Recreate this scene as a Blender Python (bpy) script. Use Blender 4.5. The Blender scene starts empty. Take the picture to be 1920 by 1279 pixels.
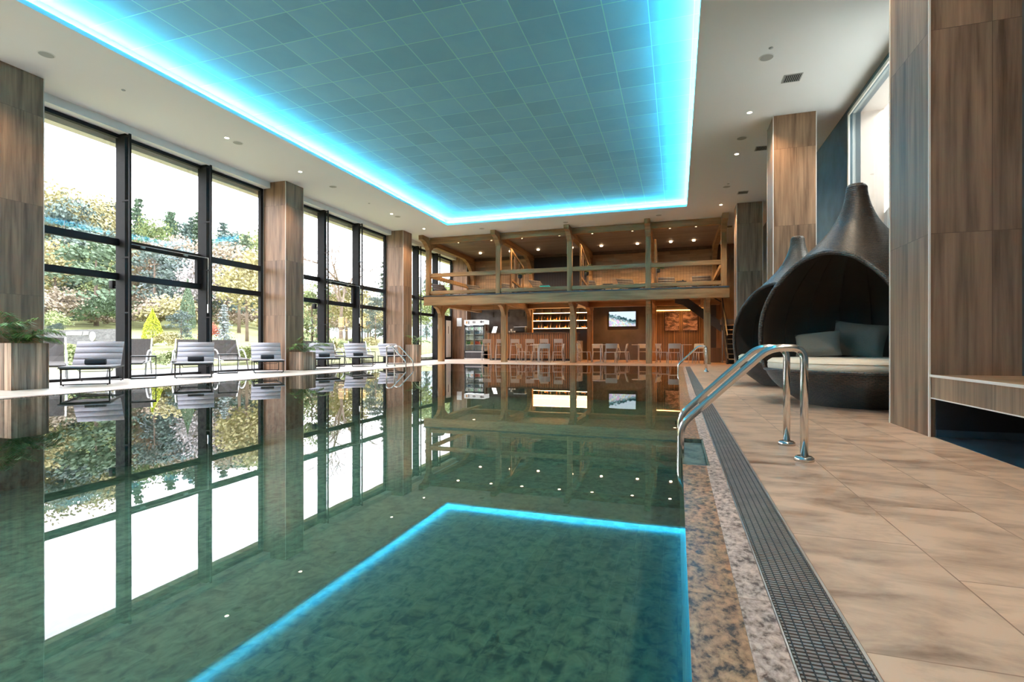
import bpy, bmesh, math, random
from mathutils import Vector, Matrix
random.seed(7)
sc = bpy.context.scene
COL = sc.collection

# ---------------------------------------------------------------- camera, light, exposure
EYE = .72
TH = math.atan(310 / 960.); SN = math.sin(TH); CS = math.cos(TH)
cam_d = bpy.data.cameras.new('camera'); cam = bpy.data.objects.new('camera', cam_d); COL.objects.link(cam)
cam.location = (0, 0, EYE); cam.rotation_euler = (math.pi / 2, 0, TH)
cam_d.sensor_width = 36; cam_d.lens = 18.0; cam_d.shift_y = 8.5 / 1920; cam_d.clip_start = .02; cam_d.clip_end = 2000
sc.camera = cam

world = bpy.data.worlds.new('overcast_sky'); sc.world = world; world.use_nodes = True
wn = world.node_tree; wn.nodes.clear()
wo = wn.nodes.new('ShaderNodeOutputWorld'); wb = wn.nodes.new('ShaderNodeBackground')
wtc = wn.nodes.new('ShaderNodeTexCoord'); wno = wn.nodes.new('ShaderNodeTexNoise'); wno.inputs['Scale'].default_value = 2.5
wno.inputs['Detail'].default_value = 3
wr = wn.nodes.new('ShaderNodeValToRGB')
wr.color_ramp.elements[0].position = .3; wr.color_ramp.elements[0].color = (.92, .89, 1, 1)
wr.color_ramp.elements[1].position = .7; wr.color_ramp.elements[1].color = (.99, .95, 1, 1)
wn.links.new(wtc.outputs['Generated'], wno.inputs['Vector']); wn.links.new(wno.outputs['Fac'], wr.inputs['Fac'])
wn.links.new(wr.outputs['Color'], wb.inputs['Color']); wb.inputs['Strength'].default_value = 4.6
wn.links.new(wb.outputs[0], wo.inputs['Surface'])

sc.view_settings.view_transform = 'Standard'; sc.view_settings.look = 'None'
sc.view_settings.gamma = 1; sc.view_settings.use_curve_mapping = False
sc.view_settings.exposure = 1.3
cy = sc.cycles
cy.max_bounces = 8; cy.diffuse_bounces = 4; cy.glossy_bounces = 5; cy.transmission_bounces = 4
cy.transparent_max_bounces = 16; cy.caustics_reflective = False; cy.caustics_refractive = False
cy.sample_clamp_indirect = 6; cy.use_denoising = True; cy.use_light_tree = True

DOWN_W = 115.0      # ceiling downlights, watt
MEZZ_W = 105.0      # gallery spots
BAR_W = 75.0

# ---------------------------------------------------------------- tagging
def tag(o, label=None, cat=None, group=None, kind=None):
    if label: o['label'] = label
    if cat: o['category'] = cat
    if group: o['group'] = group
    if kind: o['kind'] = kind
    return o
def thing(name, label, cat, loc=(0, 0, 0), rz=0, group=None):
    o = bpy.data.objects.new(name, None); COL.objects.link(o)
    o.location = loc; o.rotation_euler = (0, 0, rz); o.empty_display_size = .1
    return tag(o, label, cat, group)
def kids(o): return [c for c in bpy.data.objects if c.parent == o]
def dup(o, loc, rz, label=None, tree=None):
    def cp(s, parent):
        c = s.copy(); COL.objects.link(c)
        if parent is not None: c.parent = parent
        for k in s.children: cp(k, c)
        return c
    r = cp(o, None); r.location = loc; r.rotation_euler = (0, 0, rz)
    if label: r['label'] = label
    return r

# ---------------------------------------------------------------- mesh builder
class MB:
    def __init__(s): s.v = []; s.f = []; s.uv = {}; s.sm = set(); s.mi = {}; s.m = 0
    def add(s, vs, fs, smooth=False, uvs=None):
        b = len(s.v); s.v += [tuple(p) for p in vs]
        for i, f in enumerate(fs):
            k = len(s.f); s.f.append(tuple(b + j for j in f))
            if smooth: s.sm.add(k)
            if uvs: s.uv[k] = uvs[i]
            if s.m: s.mi[k] = s.m
        return s
    def box(s, x0, y0, z0, x1, y1, z1):
        x0, x1 = min(x0, x1), max(x0, x1); y0, y1 = min(y0, y1), max(y0, y1); z0, z1 = min(z0, z1), max(z0, z1)
        v = [(x0, y0, z0), (x1, y0, z0), (x1, y1, z0), (x0, y1, z0), (x0, y0, z1), (x1, y0, z1), (x1, y1, z1), (x0, y1, z1)]
        return s.add(v, [(3, 2, 1, 0), (4, 5, 6, 7), (0, 1, 5, 4), (1, 2, 6, 5), (2, 3, 7, 6), (3, 0, 4, 7)])
    def bar(s, a, b, w, h, up=(0, 0, 1)):
        a = Vector(a); b = Vector(b); d = (b - a).normalized(); u = Vector(up)
        if abs(d.dot(u)) > .99: u = Vector((0, 1, 0))
        r = d.cross(u).normalized(); u = r.cross(d).normalized()
        v = [p + r * i * w / 2 + u * j * h / 2 for p in (a, b) for i, j in ((-1, -1), (1, -1), (1, 1), (-1, 1))]
        return s.add(v, [(0, 1, 2, 3), (7, 6, 5, 4), (0, 4, 5, 1), (1, 5, 6, 2), (2, 6, 7, 3), (3, 7, 4, 0)])
    def tube(s, pts, r, n=10, closed=False, smooth=True, caps=True):
        P = [Vector(p) for p in pts]; m = len(P); vs = []; fs = []
        rr = r if isinstance(r, (list, tuple)) else [r] * m
        t0 = (P[1] - P[0]).normalized(); u = t0.orthogonal().normalized()
        for i, p in enumerate(P):
            if closed: t = (P[(i + 1) % m] - P[i - 1]).normalized()
            else: t = ((P[i + 1] - p).normalized() if i < m - 1 else Vector()) + ((p - P[i - 1]).normalized() if i else Vector())
            if t.length < 1e-6: t = t0
            t.normalize(); u = (u - t * u.dot(t)).normalized(); w = t.cross(u)
            for k in range(n):
                a = 2 * math.pi * k / n; vs.append(p + (u * math.cos(a) + w * math.sin(a)) * rr[i])
        for i in range(m if closed else m - 1):
            j = (i + 1) % m
            for k in range(n): fs.append((i * n + k, i * n + (k + 1) % n, j * n + (k + 1) % n, j * n + k))
        s.add(vs, fs, smooth)
        if caps and not closed:
            b = len(s.v) - len(vs)
            s.f.append(tuple(b + k for k in reversed(range(n)))); s.f.append(tuple(b + (m - 1) * n + k for k in range(n)))
        return s
    def lathe(s, prof, c=(0, 0, 0), n=24, smooth=True, caps=True):
        vs = []; fs = []
        for r, z in prof:
            for k in range(n):
                a = 2 * math.pi * k / n; vs.append((c[0] + r * math.cos(a), c[1] + r * math.sin(a), c[2] + z))
        for i in range(len(prof) - 1):
            for k in range(n): fs.append((i * n + k, i * n + (k + 1) % n, (i + 1) * n + (k + 1) % n, (i + 1) * n + k))
        s.add(vs, fs, smooth); b = len(s.v) - len(vs)
        if caps:
            if prof[0][0] > 1e-4: s.f.append(tuple(b + k for k in reversed(range(n))))
            if prof[-1][0] > 1e-4: s.f.append(tuple(b + (len(prof) - 1) * n + k for k in range(n)))
        return s
    def prism(s, poly, axis, a, b):
        # poly: 2D points; axis 'x': (y,z) extruded in x ; 'y': (x,z) ; 'z': (x,y)
        f3 = {'x': lambda p, t: (t, p[0], p[1]), 'y': lambda p, t: (p[0], t, p[1]), 'z': lambda p, t: (p[0], p[1], t)}[axis]
        n = len(poly); v = [f3(p, a) for p in poly] + [f3(p, b) for p in poly]
        fs = [tuple(range(n)), tuple(reversed(range(n, 2 * n)))] + [(i + n, (i + 1) % n + n, (i + 1) % n, i) for i in range(n)]
        return s.add(v, fs)
    def build(s, name, mat, parent=None, bevel=0, seg=2, fix=False, solid=0, sub=0):
        me = bpy.data.meshes.new(name); me.from_pydata(s.v, [], s.f)
        if fix or bevel:
            bm = bmesh.new(); bm.from_mesh(me); bmesh.ops.recalc_face_normals(bm, faces=bm.faces)
            if bevel:
                ed = [e for e in bm.edges if len(e.link_faces) == 2 and e.calc_face_angle(0) > .5]
                bmesh.ops.bevel(bm, geom=ed, offset=bevel, segments=seg, affect='EDGES', profile=.5)
                for f in bm.faces: f.smooth = seg > 1
            bm.to_mesh(me); bm.free()
        me.update()
        uvl = me.uv_layers.new(name='UVMap'); V = me.vertices
        for p in me.polygons:
            c = s.uv.get(p.index) if not bevel else None
            if c:
                for j, li in enumerate(p.loop_indices): uvl.data[li].uv = c[j]
                continue
            n = p.normal; ax = max(range(3), key=lambda i: abs(n[i]))
            for li in p.loop_indices:
                q = V[me.loops[li].vertex_index].co
                uvl.data[li].uv = ((q.y, q.z) if ax == 0 else (q.x, q.z) if ax == 1 else (q.x, q.y))
        if not bevel:
            for k in s.sm:
                if k < len(me.polygons): me.polygons[k].use_smooth = True
        for m in (mat if isinstance(mat, (list, tuple)) else [mat]): me.materials.append(m)
        for k, i in s.mi.items():
            if k < len(me.polygons): me.polygons[k].material_index = i
        o = bpy.data.objects.new(name, me); COL.objects.link(o)
        if parent is not None: o.parent = parent
        if solid:
            md = o.modifiers.new('solid', 'SOLIDIFY'); md.thickness = solid; md.offset = -1
        if sub:
            md = o.modifiers.new('sub', 'SUBSURF'); md.levels = sub; md.render_levels = sub
        return o
def arc(c, r, a0, a1, n, f):
    return [f(c[0] + r * math.cos(a0 + (a1 - a0) * i / n), c[1] + r * math.sin(a0 + (a1 - a0) * i / n)) for i in range(n + 1)]
def fillet(pts, r, n=5):
    P = [Vector(p) for p in pts]; out = [P[0]]
    for i in range(1, len(P) - 1):
        a = (P[i - 1] - P[i]); b = (P[i + 1] - P[i]); ra = min(r, a.length * .49, b.length * .49)
        p0 = P[i] + a.normalized() * ra; p1 = P[i] + b.normalized() * ra
        for k in range(n + 1):
            t = k / n; out.append(p0 * (1 - t) ** 2 + P[i] * 2 * t * (1 - t) + p1 * t ** 2)
    out.append(P[-1]); return out
def struct(name, mb, mat, label=None, **k):
    o = mb.build(name, mat, **k); o['kind'] = 'structure'
    if label: o['label'] = label
    return o

# ---------------------------------------------------------------- materials
def newmat(name):
    m = bpy.data.materials.new(name); m.use_nodes = True; nt = m.node_tree; nt.nodes.clear()
    out = nt.nodes.new('ShaderNodeOutputMaterial'); return m, nt, out
def nd(nt, t, ins=None, **props):
    n = nt.nodes.new('ShaderNode' + t)
    for k, v in props.items(): setattr(n, k, v)
    for k, v in (ins or {}).items():
        if isinstance(v, bpy.types.NodeSocket): nt.links.new(v, n.inputs[k])
        else: n.inputs[k].default_value = v
    return n
def c4(c): return (c[0], c[1], c[2], 1)
def ramp(nt, fac, stops):
    r = nt.nodes.new('ShaderNodeValToRGB'); e = r.color_ramp.elements
    while len(e) < len(stops): e.new(.5)
    for i, (p, c) in enumerate(stops): e[i].position = p; e[i].color = c4(c)
    nt.links.new(fac, r.inputs['Fac']); return r.outputs['Color']
def uvmap(nt, sx, sy, sz=1, src='UV', loc=(0, 0, 0)):
    tc = nd(nt, 'TexCoord'); mp = nd(nt, 'Mapping', {'Vector': tc.outputs[src], 'Scale': (sx, sy, sz), 'Location': loc}); return mp.outputs[0]
def mix(nt, a, b, f, mode='MIX'):
    m = nt.nodes.new('ShaderNodeMix'); m.data_type = 'RGBA'; m.blend_type = mode
    for s, v in ((m.inputs[0], f), (m.inputs[6], a), (m.inputs[7], b)):
        if isinstance(v, bpy.types.NodeSocket): nt.links.new(v, s)
        else: s.default_value = v if not isinstance(v, tuple) or len(v) == 4 else c4(v)
    return m.outputs[2]
def bsdf(nt, out, ins):
    b = nd(nt, 'BsdfPrincipled', ins); nt.links.new(b.outputs[0], out.inputs['Surface']); return b
def plain(name, col, rough=.6, metal=0, var=0, vs=8, bump=0, spec=None, coat=0):
    m, nt, out = newmat(name); ins = {'Base Color': c4(col), 'Roughness': rough, 'Metallic': metal}
    if spec is not None: ins['Specular IOR Level'] = spec
    if coat: ins['Coat Weight'] = coat; ins['Coat Roughness'] = .05
    v = uvmap(nt, 1, 1, 1, 'Object')
    n = nd(nt, 'TexNoise', {'Vector': v, 'Scale': vs, 'Detail': 4})
    if var:
        ins['Base Color'] = ramp(nt, n.outputs['Fac'], [(.3, tuple(x * (1 - var) for x in col)), (.7, tuple(min(1, x * (1 + var)) for x in col))])
    if bump:
        b = nd(nt, 'Bump', {'Height': n.outputs['Fac'], 'Strength': bump, 'Distance': .02}); ins['Normal'] = b.outputs[0]
    bsdf(nt, out, ins); return m
def emis(name, col, s):
    m, nt, out = newmat(name); e = nd(nt, 'Emission', {'Color': c4(col), 'Strength': s}); nt.links.new(e.outputs[0], out.inputs[0]); return m
def wood(name, dark, light, along='v', panel=None, rough=.5, fine=30, bump=.15, tint=.18, spec=.4):
    m, nt, out = newmat(name)
    tc = nd(nt, 'TexCoord'); uv = tc.outputs['UV']; base = uv; bcol = None
    if panel:
        w, h = panel
        br = nd(nt, 'TexBrick', {'Vector': uv, 'Color1': (1 - tint, 1 - tint, 1 - tint, 1), 'Color2': (1 + tint, 1 + tint, 1 + tint, 1), 'Mortar': (.45, .42, .4, 1),
                 'Scale': 1, 'Mortar Size': .0022, 'Mortar Smooth': .1, 'Brick Width': w, 'Row Height': h}, offset=0.0 if along == 'v' else .37, squash=1)
        bcol = br.outputs['Color']
        sep = nd(nt, 'SeparateColor', {'Color': bcol})
        add = nd(nt, 'VectorMath', {0: uv}, operation='ADD')
        cb = nd(nt, 'CombineXYZ', {'Z': nd(nt, 'Math', {0: sep.outputs[0], 1: 40.}, operation='MULTIPLY').outputs[0]})
        nt.links.new(cb.outputs[0], add.inputs[1]); base = add.outputs[0]
    a, b = (fine, 1.1) if along == 'v' else (1.1, fine)
    m1 = nd(nt, 'Mapping', {'Vector': base, 'Scale': (a, b, 1)})
    n1 = nd(nt, 'TexNoise', {'Vector': m1.outputs[0], 'Scale': 1, 'Detail': 6, 'Roughness': .6, 'Distortion': .2})
    a, b = (fine / 5, .5) if along == 'v' else (.5, fine / 5)
    m2 = nd(nt, 'Mapping', {'Vector': base, 'Scale': (a, b, 1)})
    n2 = nd(nt, 'TexNoise', {'Vector': m2.outputs[0], 'Scale': 1, 'Detail': 3, 'Distortion': .6})
    f = nd(nt, 'Math', {0: n1.outputs['Fac'], 1: n2.outputs['Fac']}, operation='ADD')
    f2 = nd(nt, 'Math', {0: f.outputs[0], 1: .5}, operation='MULTIPLY')
    mid = tuple((x + y) / 2 for x, y in zip(dark, light))
    col = ramp(nt, f2.outputs[0], [(.32, dark), (.48, mid), (.66, light)])
    if bcol: col = mix(nt, col, bcol, 1.0, 'MULTIPLY')
    bp = nd(nt, 'Bump', {'Height': n1.outputs['Fac'], 'Strength': bump, 'Distance': .01})
    bsdf(nt, out, {'Base Color': col, 'Roughness': rough, 'Normal': bp.outputs[0], 'Specular IOR Level': spec}); return m
def glassy(name, ior, tint, bump=0, bscale=1., gl=(1, 1, 1)):
    m, nt, out = newmat(name)
    bf = nd(nt, 'NewGeometry').outputs['Backfacing']; mr_ = nd(nt, 'MapRange', {'Value': bf, 'To Min': ior, 'To Max': 1 / ior})
    ins = {'IOR': mr_.outputs[0]}; gi = {'Color': c4(gl), 'Roughness': 0.0}
    if bump:
        v = uvmap(nt, .5, 1.4, 1, 'Object'); n = nd(nt, 'TexNoise', {'Vector': v, 'Scale': bscale, 'Detail': 2})
        b = nd(nt, 'Bump', {'Height': n.outputs['Fac'], 'Strength': bump, 'Distance': .01}); ins['Normal'] = b.outputs[0]; gi['Normal'] = b.outputs[0]
    fr = nd(nt, 'Fresnel', ins); g = nd(nt, 'BsdfGlossy', gi); t = nd(nt, 'BsdfTransparent', {'Color': c4(tint)})
    mx = nd(nt, 'MixShader', {0: fr.outputs[0], 1: t.outputs[0], 2: g.outputs[0]}); nt.links.new(mx.outputs[0], out.inputs[0]); return m
def tiles(name, dark, light, w, h, swap, off, shift=(0, 0), rough=.35, mortar=(.3, .25, .2), msize=.0025, stretch=(1, 1), vs=3., tint=.06, offset=.36, spec=.5, dist=.8, lo=.3, hi=.68):
    m, nt, out = newmat(name); tc = nd(nt, 'TexCoord'); sp = nd(nt, 'SeparateXYZ', {'Vector': tc.outputs['UV']})
    a, b = (sp.outputs[1], sp.outputs[0]) if swap else (sp.outputs[0], sp.outputs[1])
    cb = nd(nt, 'CombineXYZ', {'X': a, 'Y': b}); ad = nd(nt, 'VectorMath', {0: cb.outputs[0], 1: (shift[0], shift[1], 0)}, operation='ADD')
    br = nd(nt, 'TexBrick', {'Vector': ad.outputs[0], 'Color1': (1 - tint,) * 3 + (1,), 'Color2': (1 + tint,) * 3 + (1,), 'Mortar': c4(mortar),
             'Scale': 1, 'Mortar Size': msize, 'Mortar Smooth': .3, 'Brick Width': w, 'Row Height': h}, offset=offset)
    sep = nd(nt, 'SeparateColor', {'Color': br.outputs['Color']})
    z = nd(nt, 'Math', {0: sep.outputs[0], 1: 60.}, operation='MULTIPLY')
    mp = nd(nt, 'Mapping', {'Vector': tc.outputs['UV'], 'Scale': (stretch[0], stretch[1], 1)})
    a2 = nd(nt, 'VectorMath', {0: mp.outputs[0], 1: nd(nt, 'CombineXYZ', {'Z': z.outputs[0]}).outputs[0]}, operation='ADD')
    n = nd(nt, 'TexNoise', {'Vector': a2.outputs[0], 'Scale': vs, 'Detail': 7, 'Roughness': .62, 'Distortion': dist})
    mid = tuple((x + y) / 2 for x, y in zip(dark, light))
    col = mix(nt, ramp(nt, n.outputs['Fac'], [(lo, dark), ((lo + hi) / 2 - .02, mid), (hi, light)]), br.outputs['Color'], 1.0, 'MULTIPLY')
    bp = nd(nt, 'Bump', {'Height': n.outputs['Fac'], 'Strength': .06, 'Distance': .01})
    bsdf(nt, out, {'Base Color': col, 'Roughness': rough, 'Normal': bp.outputs[0], 'Specular IOR Level': spec}); return m

m_col = wood('column_wood_tile', (.088, .04, .018), (.39, .218, .125), 'v', (.4, 1.6), rough=.45, fine=26, tint=.14)
m_post = wood('aged_timber', (.18, .085, .032), (.48, .27, .12), 'u', None, rough=.7, fine=30)
m_postv = wood('aged_timber_upright', (.18, .085, .032), (.48, .27, .12), 'v', None, rough=.7, fine=30)
m_backwood = wood('gallery_wall_wood', (.26, .14, .07), (.52, .33, .19), 'u', (.9, .16), rough=.6, fine=22, tint=.25)
m_slat = wood('slat_wood', (.25, .11, .045), (.5, .27, .13), 'v', (.036, 3.), rough=.5, fine=60, tint=.3)
m_ceilslat = wood('gallery_ceiling_boards', (.2, .15, .135), (.36, .29, .27), 'u', (3., .12), rough=.6, fine=25, tint=.15)
m_darkwood = wood('dark_wood', (.06, .035, .02), (.13, .08, .05), 'v', None, rough=.5)
m_pot = wood('driftwood_planks', (.11, .045, .022), (.85, .60, .43), 'v', (.085, 3.), rough=.75, fine=42, bump=.5, tint=.5)
m_bench = wood('bench_wood_tile', (.16, .075, .035), (.33, .18, .09), 'u', (1.6, .4), rough=.5)
m_floor = tiles('travertine_tiles', (.22, .115, .068), (.62, .42, .295), .8, .4, True, 0, (0.2, -.02), rough=.32, stretch=(1.5, 3.), vs=1.8, mortar=(.42, .34, .28), dist=.35, lo=.30, hi=.56)
m_floor_glare = tiles('glare_travertine_tiles', (.62, .56, .50), (.82, .77, .72), .8, .4, True, 0, (0.2, -.02), rough=.35, stretch=(1.5, 3.2), vs=1.6, mortar=(.7, .66, .62), dist=.3)  # same travertine, with the window glare on the deck put into a paler colour
m_slate = plain('dark_slate_floor', (.06, .075, .085), .5, var=.3, vs=4)
m_poolfl = tiles('pool_stone_tiles', (.011, .024, .017), (.135, .155, .105), .8, .4, True, 0, rough=.6, stretch=(1.3, 1), vs=8., mortar=(.8, .8, .8), dist=.55, lo=.37, hi=.64)
m_copwet = tiles('wet_coping_stone', (.045, .018, .008), (.50, .23, .10), .6, 9, True, 0, rough=.3, stretch=(3, 2), vs=14, lo=.38, hi=.62, mortar=(.6, .5, .4), dist=.25, tint=.15, spec=.12)
m_copdry = tiles('coping_stone', (.10, .055, .04), (.66, .47, .38), .6, 9, True, 0, rough=.4, stretch=(3, 2), vs=15, lo=.36, hi=.62, mortar=(.5, .45, .4), dist=.25, tint=.15, spec=.12)
m_water = glassy('water_surface', 1.33, (.62, .83, .72), bump=.035, bscale=1.3)
m_glass = glassy('window_glass', 1.5, (.93, .96, .95))
m_white = plain('white_plaster', (.80, .80, .80), .8)
m_ceil = plain('ceiling_plaster', (.86, .86, .87), .85)
m_panel = tiles('glow_tinted_panels', (.33, .69, .95), (.38, .76, .99), .65, .65, False, 0, (.41, .2), rough=.8, mortar=(1.5, 1.4, 1.35), msize=.009, vs=1., tint=.07, offset=0, spec=.1)  # base colour carries the blue LED spill on top of the real strips
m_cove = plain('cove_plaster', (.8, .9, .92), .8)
m_led = emis('cyan_led', (.07, .70, .90), 108)
m_frame = plain('dark_window_frame', (.016, .015, .016), .6, var=.1, spec=.12)
m_steel = plain('polished_steel', (.72, .70, .67), .13, 1.0)
m_steelm = plain('brushed_steel', (.5, .5, .5), .35, 1.0)
m_black = plain('black_metal', (.02, .02, .022), .45)
m_grat = plain('grating_plastic', (.21, .165, .14), .6, var=.15, spec=.15)
m_gratd = plain('grating_channel', (.012, .011, .01), .8)
m_cush = plain('grey_fabric', (.45, .45, .52), .9, var=.06, vs=60)
m_cush2 = plain('grey_fabric_seat', (.36, .36, .40), .9)
m_towel = plain('dark_towel', (.035, .037, .045), .95, bump=.4, vs=120)
m_blue = plain('blue_grey_stucco', (.085, .13, .16), .6, var=.25, vs=2.2)
m_pink = plain('reveal_plaster', (.72, .62, .57), .8)
m_trimw = plain('pale_trim', (.75, .70, .65), .5)
m_greyw = plain('grey_concrete_plaster', (.16, .145, .135), .8, var=.3, vs=3)
m_tvwall = plain('brown_grey_plaster', (.10, .078, .066), .8, var=.2, vs=2)
m_curtain = plain('dark_curtain', (.035, .028, .03), .9)
m_taupe = plain('taupe_metal', (.42, .385, .35), .5)
m_ttop = plain('pale_table_top', (.7, .66, .6), .4)
m_matt = plain('cream_upholstery', (.80, .70, .56), .9, var=.04, vs=12, bump=.1)
m_pillow = plain('grey_green_linen', (.15, .13, .10), .95, bump=.2, vs=90)
m_inner = plain('charcoal_lining', (.07, .055, .045), .95)
m_outdoor_w = plain('woven_grey_rattan', (.055, .048, .044), .8, var=.3, vs=50)
m_alu = plain('pale_aluminium', (.55, .55, .55), .35)
m_terr = plain('pale_paving', (.25, .25, .245), .7, var=.06)
m_spk = plain('speaker_grille', (.42, .43, .42), .7)
m_lampw = emis('lamp_glow', (1, .80, .55), 30)
m_lampmez = emis('gallery_lamp_glow', (1, .72, .42), 9)
m_bar_led = emis('warm_led', (1, .60, .25), 7)
m_slatled = emis('amber_led', (1, .5, .13), 6)
m_wdark = plain('bar_interior', (.05, .035, .025), .4)

def weave():
    m, nt, out = newmat('woven_wicker'); tc = nd(nt, 'TexCoord')
    br = nd(nt, 'TexBrick', {'Vector': tc.outputs['UV'], 'Color1': (.035, .019, .011, 1), 'Color2': (.085, .05, .03, 1), 'Mortar': (.004, .003, .002, 1), 'Scale': 1,
        'Mortar Size': .0055, 'Mortar Smooth': .8, 'Brick Width': .05, 'Row Height': .022}, offset=.5)
    inv = nd(nt, 'Math', {0: 1.0, 1: br.outputs['Fac']}, operation='SUBTRACT')
    bp = nd(nt, 'Bump', {'Height': inv.outputs[0], 'Strength': 1., 'Distance': .012})
    bsdf(nt, out, {'Base Color': br.outputs['Color'], 'Roughness': .38, 'Normal': bp.outputs[0], 'Specular IOR Level': .6}); return m
m_weave = weave()

# ================================================================= SETTING
ZC = 5.5; XW = -11.6; XR = 3.28; YB = 26.0; YN = -6.0
PX0, PX1, PY0, PY1 = -8.66, .03, -3.2, 18.6
# floor
f = MB()
f.box(.42, YN, -.3, 1.92, YB, 0); f.box(1.92, 4.83, -.3, XR, YB, 0)
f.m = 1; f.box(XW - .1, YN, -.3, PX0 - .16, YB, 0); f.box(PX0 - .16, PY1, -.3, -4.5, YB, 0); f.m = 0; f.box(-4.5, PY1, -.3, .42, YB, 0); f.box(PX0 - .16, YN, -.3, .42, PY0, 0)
struct('floor', f, [m_floor, m_floor_glare])
struct('trim_1', MB().box(1.92, YN, -.3, XR, 4.83, .002), m_slate, 'dark slate floor strip under the bench')
# pool basin
f = MB(); zb = -1.25
f.box(PX0 - .2, PY0 - .2, zb - .2, PX1 + .2, PY1 + .2, zb)
f.box(PX0 - .2, PY0 - .2, zb, PX0, PY1 + .2, -.03); f.box(PX1, PY0 - .2, zb, PX1 + .2, PY1 + .2, -.03)
f.box(PX0, PY0 - .2, zb, PX1, PY0, -.03); f.box(PX0, PY1, zb, PX1, PY1 + .2, -.03)
basin = f.build('pool_basin', m_poolfl); tag(basin, 'green mottled stone pool basin under the still water', 'swimming pool')
w = MB().add([(PX0, PY0, -.004), (PX1, PY0, -.004), (PX1, PY1, -.004), (PX0, PY1, -.004)], [(0, 1, 2, 3)]).build('pool_water', m_water)
tag(w, 'still green pool water mirroring the windows and the cyan cove', 'water', kind='stuff')
# coping, with the step recess cut out on the right side
cp = thing('pool_coping', 'brown mottled stone coping running round the pool edge', 'coping')
RY0, RY1, RX1 = 3.27, 4.2, .185
f = MB()
for a, b in ((PY0, RY0), (RY1, PY1)): f.box(PX1, a, -.03, .165, b, .001)
f.build('wet_edge', m_copwet, cp)['label'] = 'glossy wet orange-brown inner band of the coping'
f = MB()
for a, b in ((PY0, RY0), (RY1, PY1 + .02)): f.box(.165, a, -.03, .247, b, .003)
f.box(RX1, RY0, -.03, .247, RY1, .003)
f.build('outer_edge', m_copdry, cp)
f = MB(); f.box(PX0 - .16, PY0 - .16, -.03, PX0, PY1, .0015); f.box(PX0 - .16, PY1, -.03, PX1, PY1 + .06, .0015)
f.build('far_edge', m_copdry, cp)
st = thing('pool_step', 'slotted steel-look step recess in the coping between the near handrails', 'step', (0, 0, 0))
f = MB(); f.box(PX1 + .002, RY0 + .02, -.16, RX1 - .002, RY1 - .02, -.15)
f.box(RX1 - .01, RY0 + .012, -.15, RX1 - .002, RY1 - .012, -.002); f.box(PX1 + .002, RY0 + .004, -.15, RX1 - .002, RY0 + .012, -.002); f.box(PX1 + .002, RY1 - .012, -.15, RX1 - .002, RY1 - .004, -.002)
f.build('recess', m_poolfl, st)
f = MB()
for i in range(4): f.box(PX1 + .015 + i * .028, RY0 + .14, -.06, PX1 + .032 + i * .028, RY1 - .28, -.045)
f.box(PX1 + .002, RY0 + .1, -.075, .15, RY1 - .22, -.06)
f.build('slotted_tread', m_taupe, st)
# overflow grating
gr = thing('overflow_grating', 'dark slatted overflow grating along the right pool edge', 'grating')
MB().box(.25, PY0, -.08, .418, PY1 - .1, -.03).build('channel', m_gratd, gr)
f = MB(); y = PY0
while y < PY1 - .1:
    f.box(.256, y, -.028, .41, y + .0085, .0); y += .0155
f.build('slats', m_grat, gr)
f = MB()
for i in range(7): f.box(.262 + i * .0235, PY0, -.03, .2655 + i * .0235, PY1 - .1, .0006)
f.build('rails', m_gratd, gr)
f = MB(); f.box(.4105, PY0, -.03, .4185, PY1 - .1, .003); f.box(.249, PY0, -.03, .2535, PY1 - .1, .002)
f.build('edge_strip', m_steelm, gr)

# ceiling with recess
AX0, AX1, AY0, AY1 = -8.71, .31, -2.4, 18.6; WD = .14; ZP = 5.75
f = MB()
f.box(XW - .3, YN - .2, ZC, AX0, YB + .2, ZC + .04); f.box(AX1, YN - .2, ZC, XR + .2, YB + .2, ZC + .04)
f.box(AX0, AY1, ZC, AX1, YB + .2, ZC + .04); f.box(AX0, YN - .2, ZC, AX1, AY0, ZC + .04)
struct('ceiling', f, m_ceil)
f = MB(); x0, x1, y0, y1 = AX0 - WD, AX1 + WD, AY0 - WD, AY1 + WD
f.box(x0 - .05, y0 - .05, ZC + .04, x0, y1 + .05, ZP); f.box(x1, y0 - .05, ZC + .04, x1 + .05, y1 + .05, ZP)
f.box(x0, y0 - .05, ZC + .04, x1, y0, ZP); f.box(x0, y1, ZC + .04, x1, y1 + .05, ZP)
for a in ((AX0 - .012, AY0, AX0, AY1), (AX1, AY0, AX1 + .012, AY1), (AX0, AY0 - .012, AX1, AY0), (AX0, AY1, AX1, AY1 + .012)):
    f.box(a[0], a[1], ZC + .04, a[2], a[3], ZC + .075)
struct('trim_2', f, m_cove, 'white cove walls around the ceiling recess')
struct('trim_3', MB().add([(x0, y0, ZP), (x1, y0, ZP), (x1, y1, ZP), (x0, y1, ZP)], [(3, 2, 1, 0)]), m_panel, 'recessed ceiling of square panels with the blue cove glow in their colour')
leds = [('along the window side', (AX0 - WD + .02, AY0, AX0 - .03, AY1)), ('along the side of the daybeds', (AX1 + .03, AY0, AX1 + WD - .02, AY1)),
        ('across the end near the timber gallery', (AX0, AY1 + .03, AX1, AY1 + WD - .02)), ('across the near end above the camera', (AX0, AY0 - WD + .02, AX1, AY0 - .03))]
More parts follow.
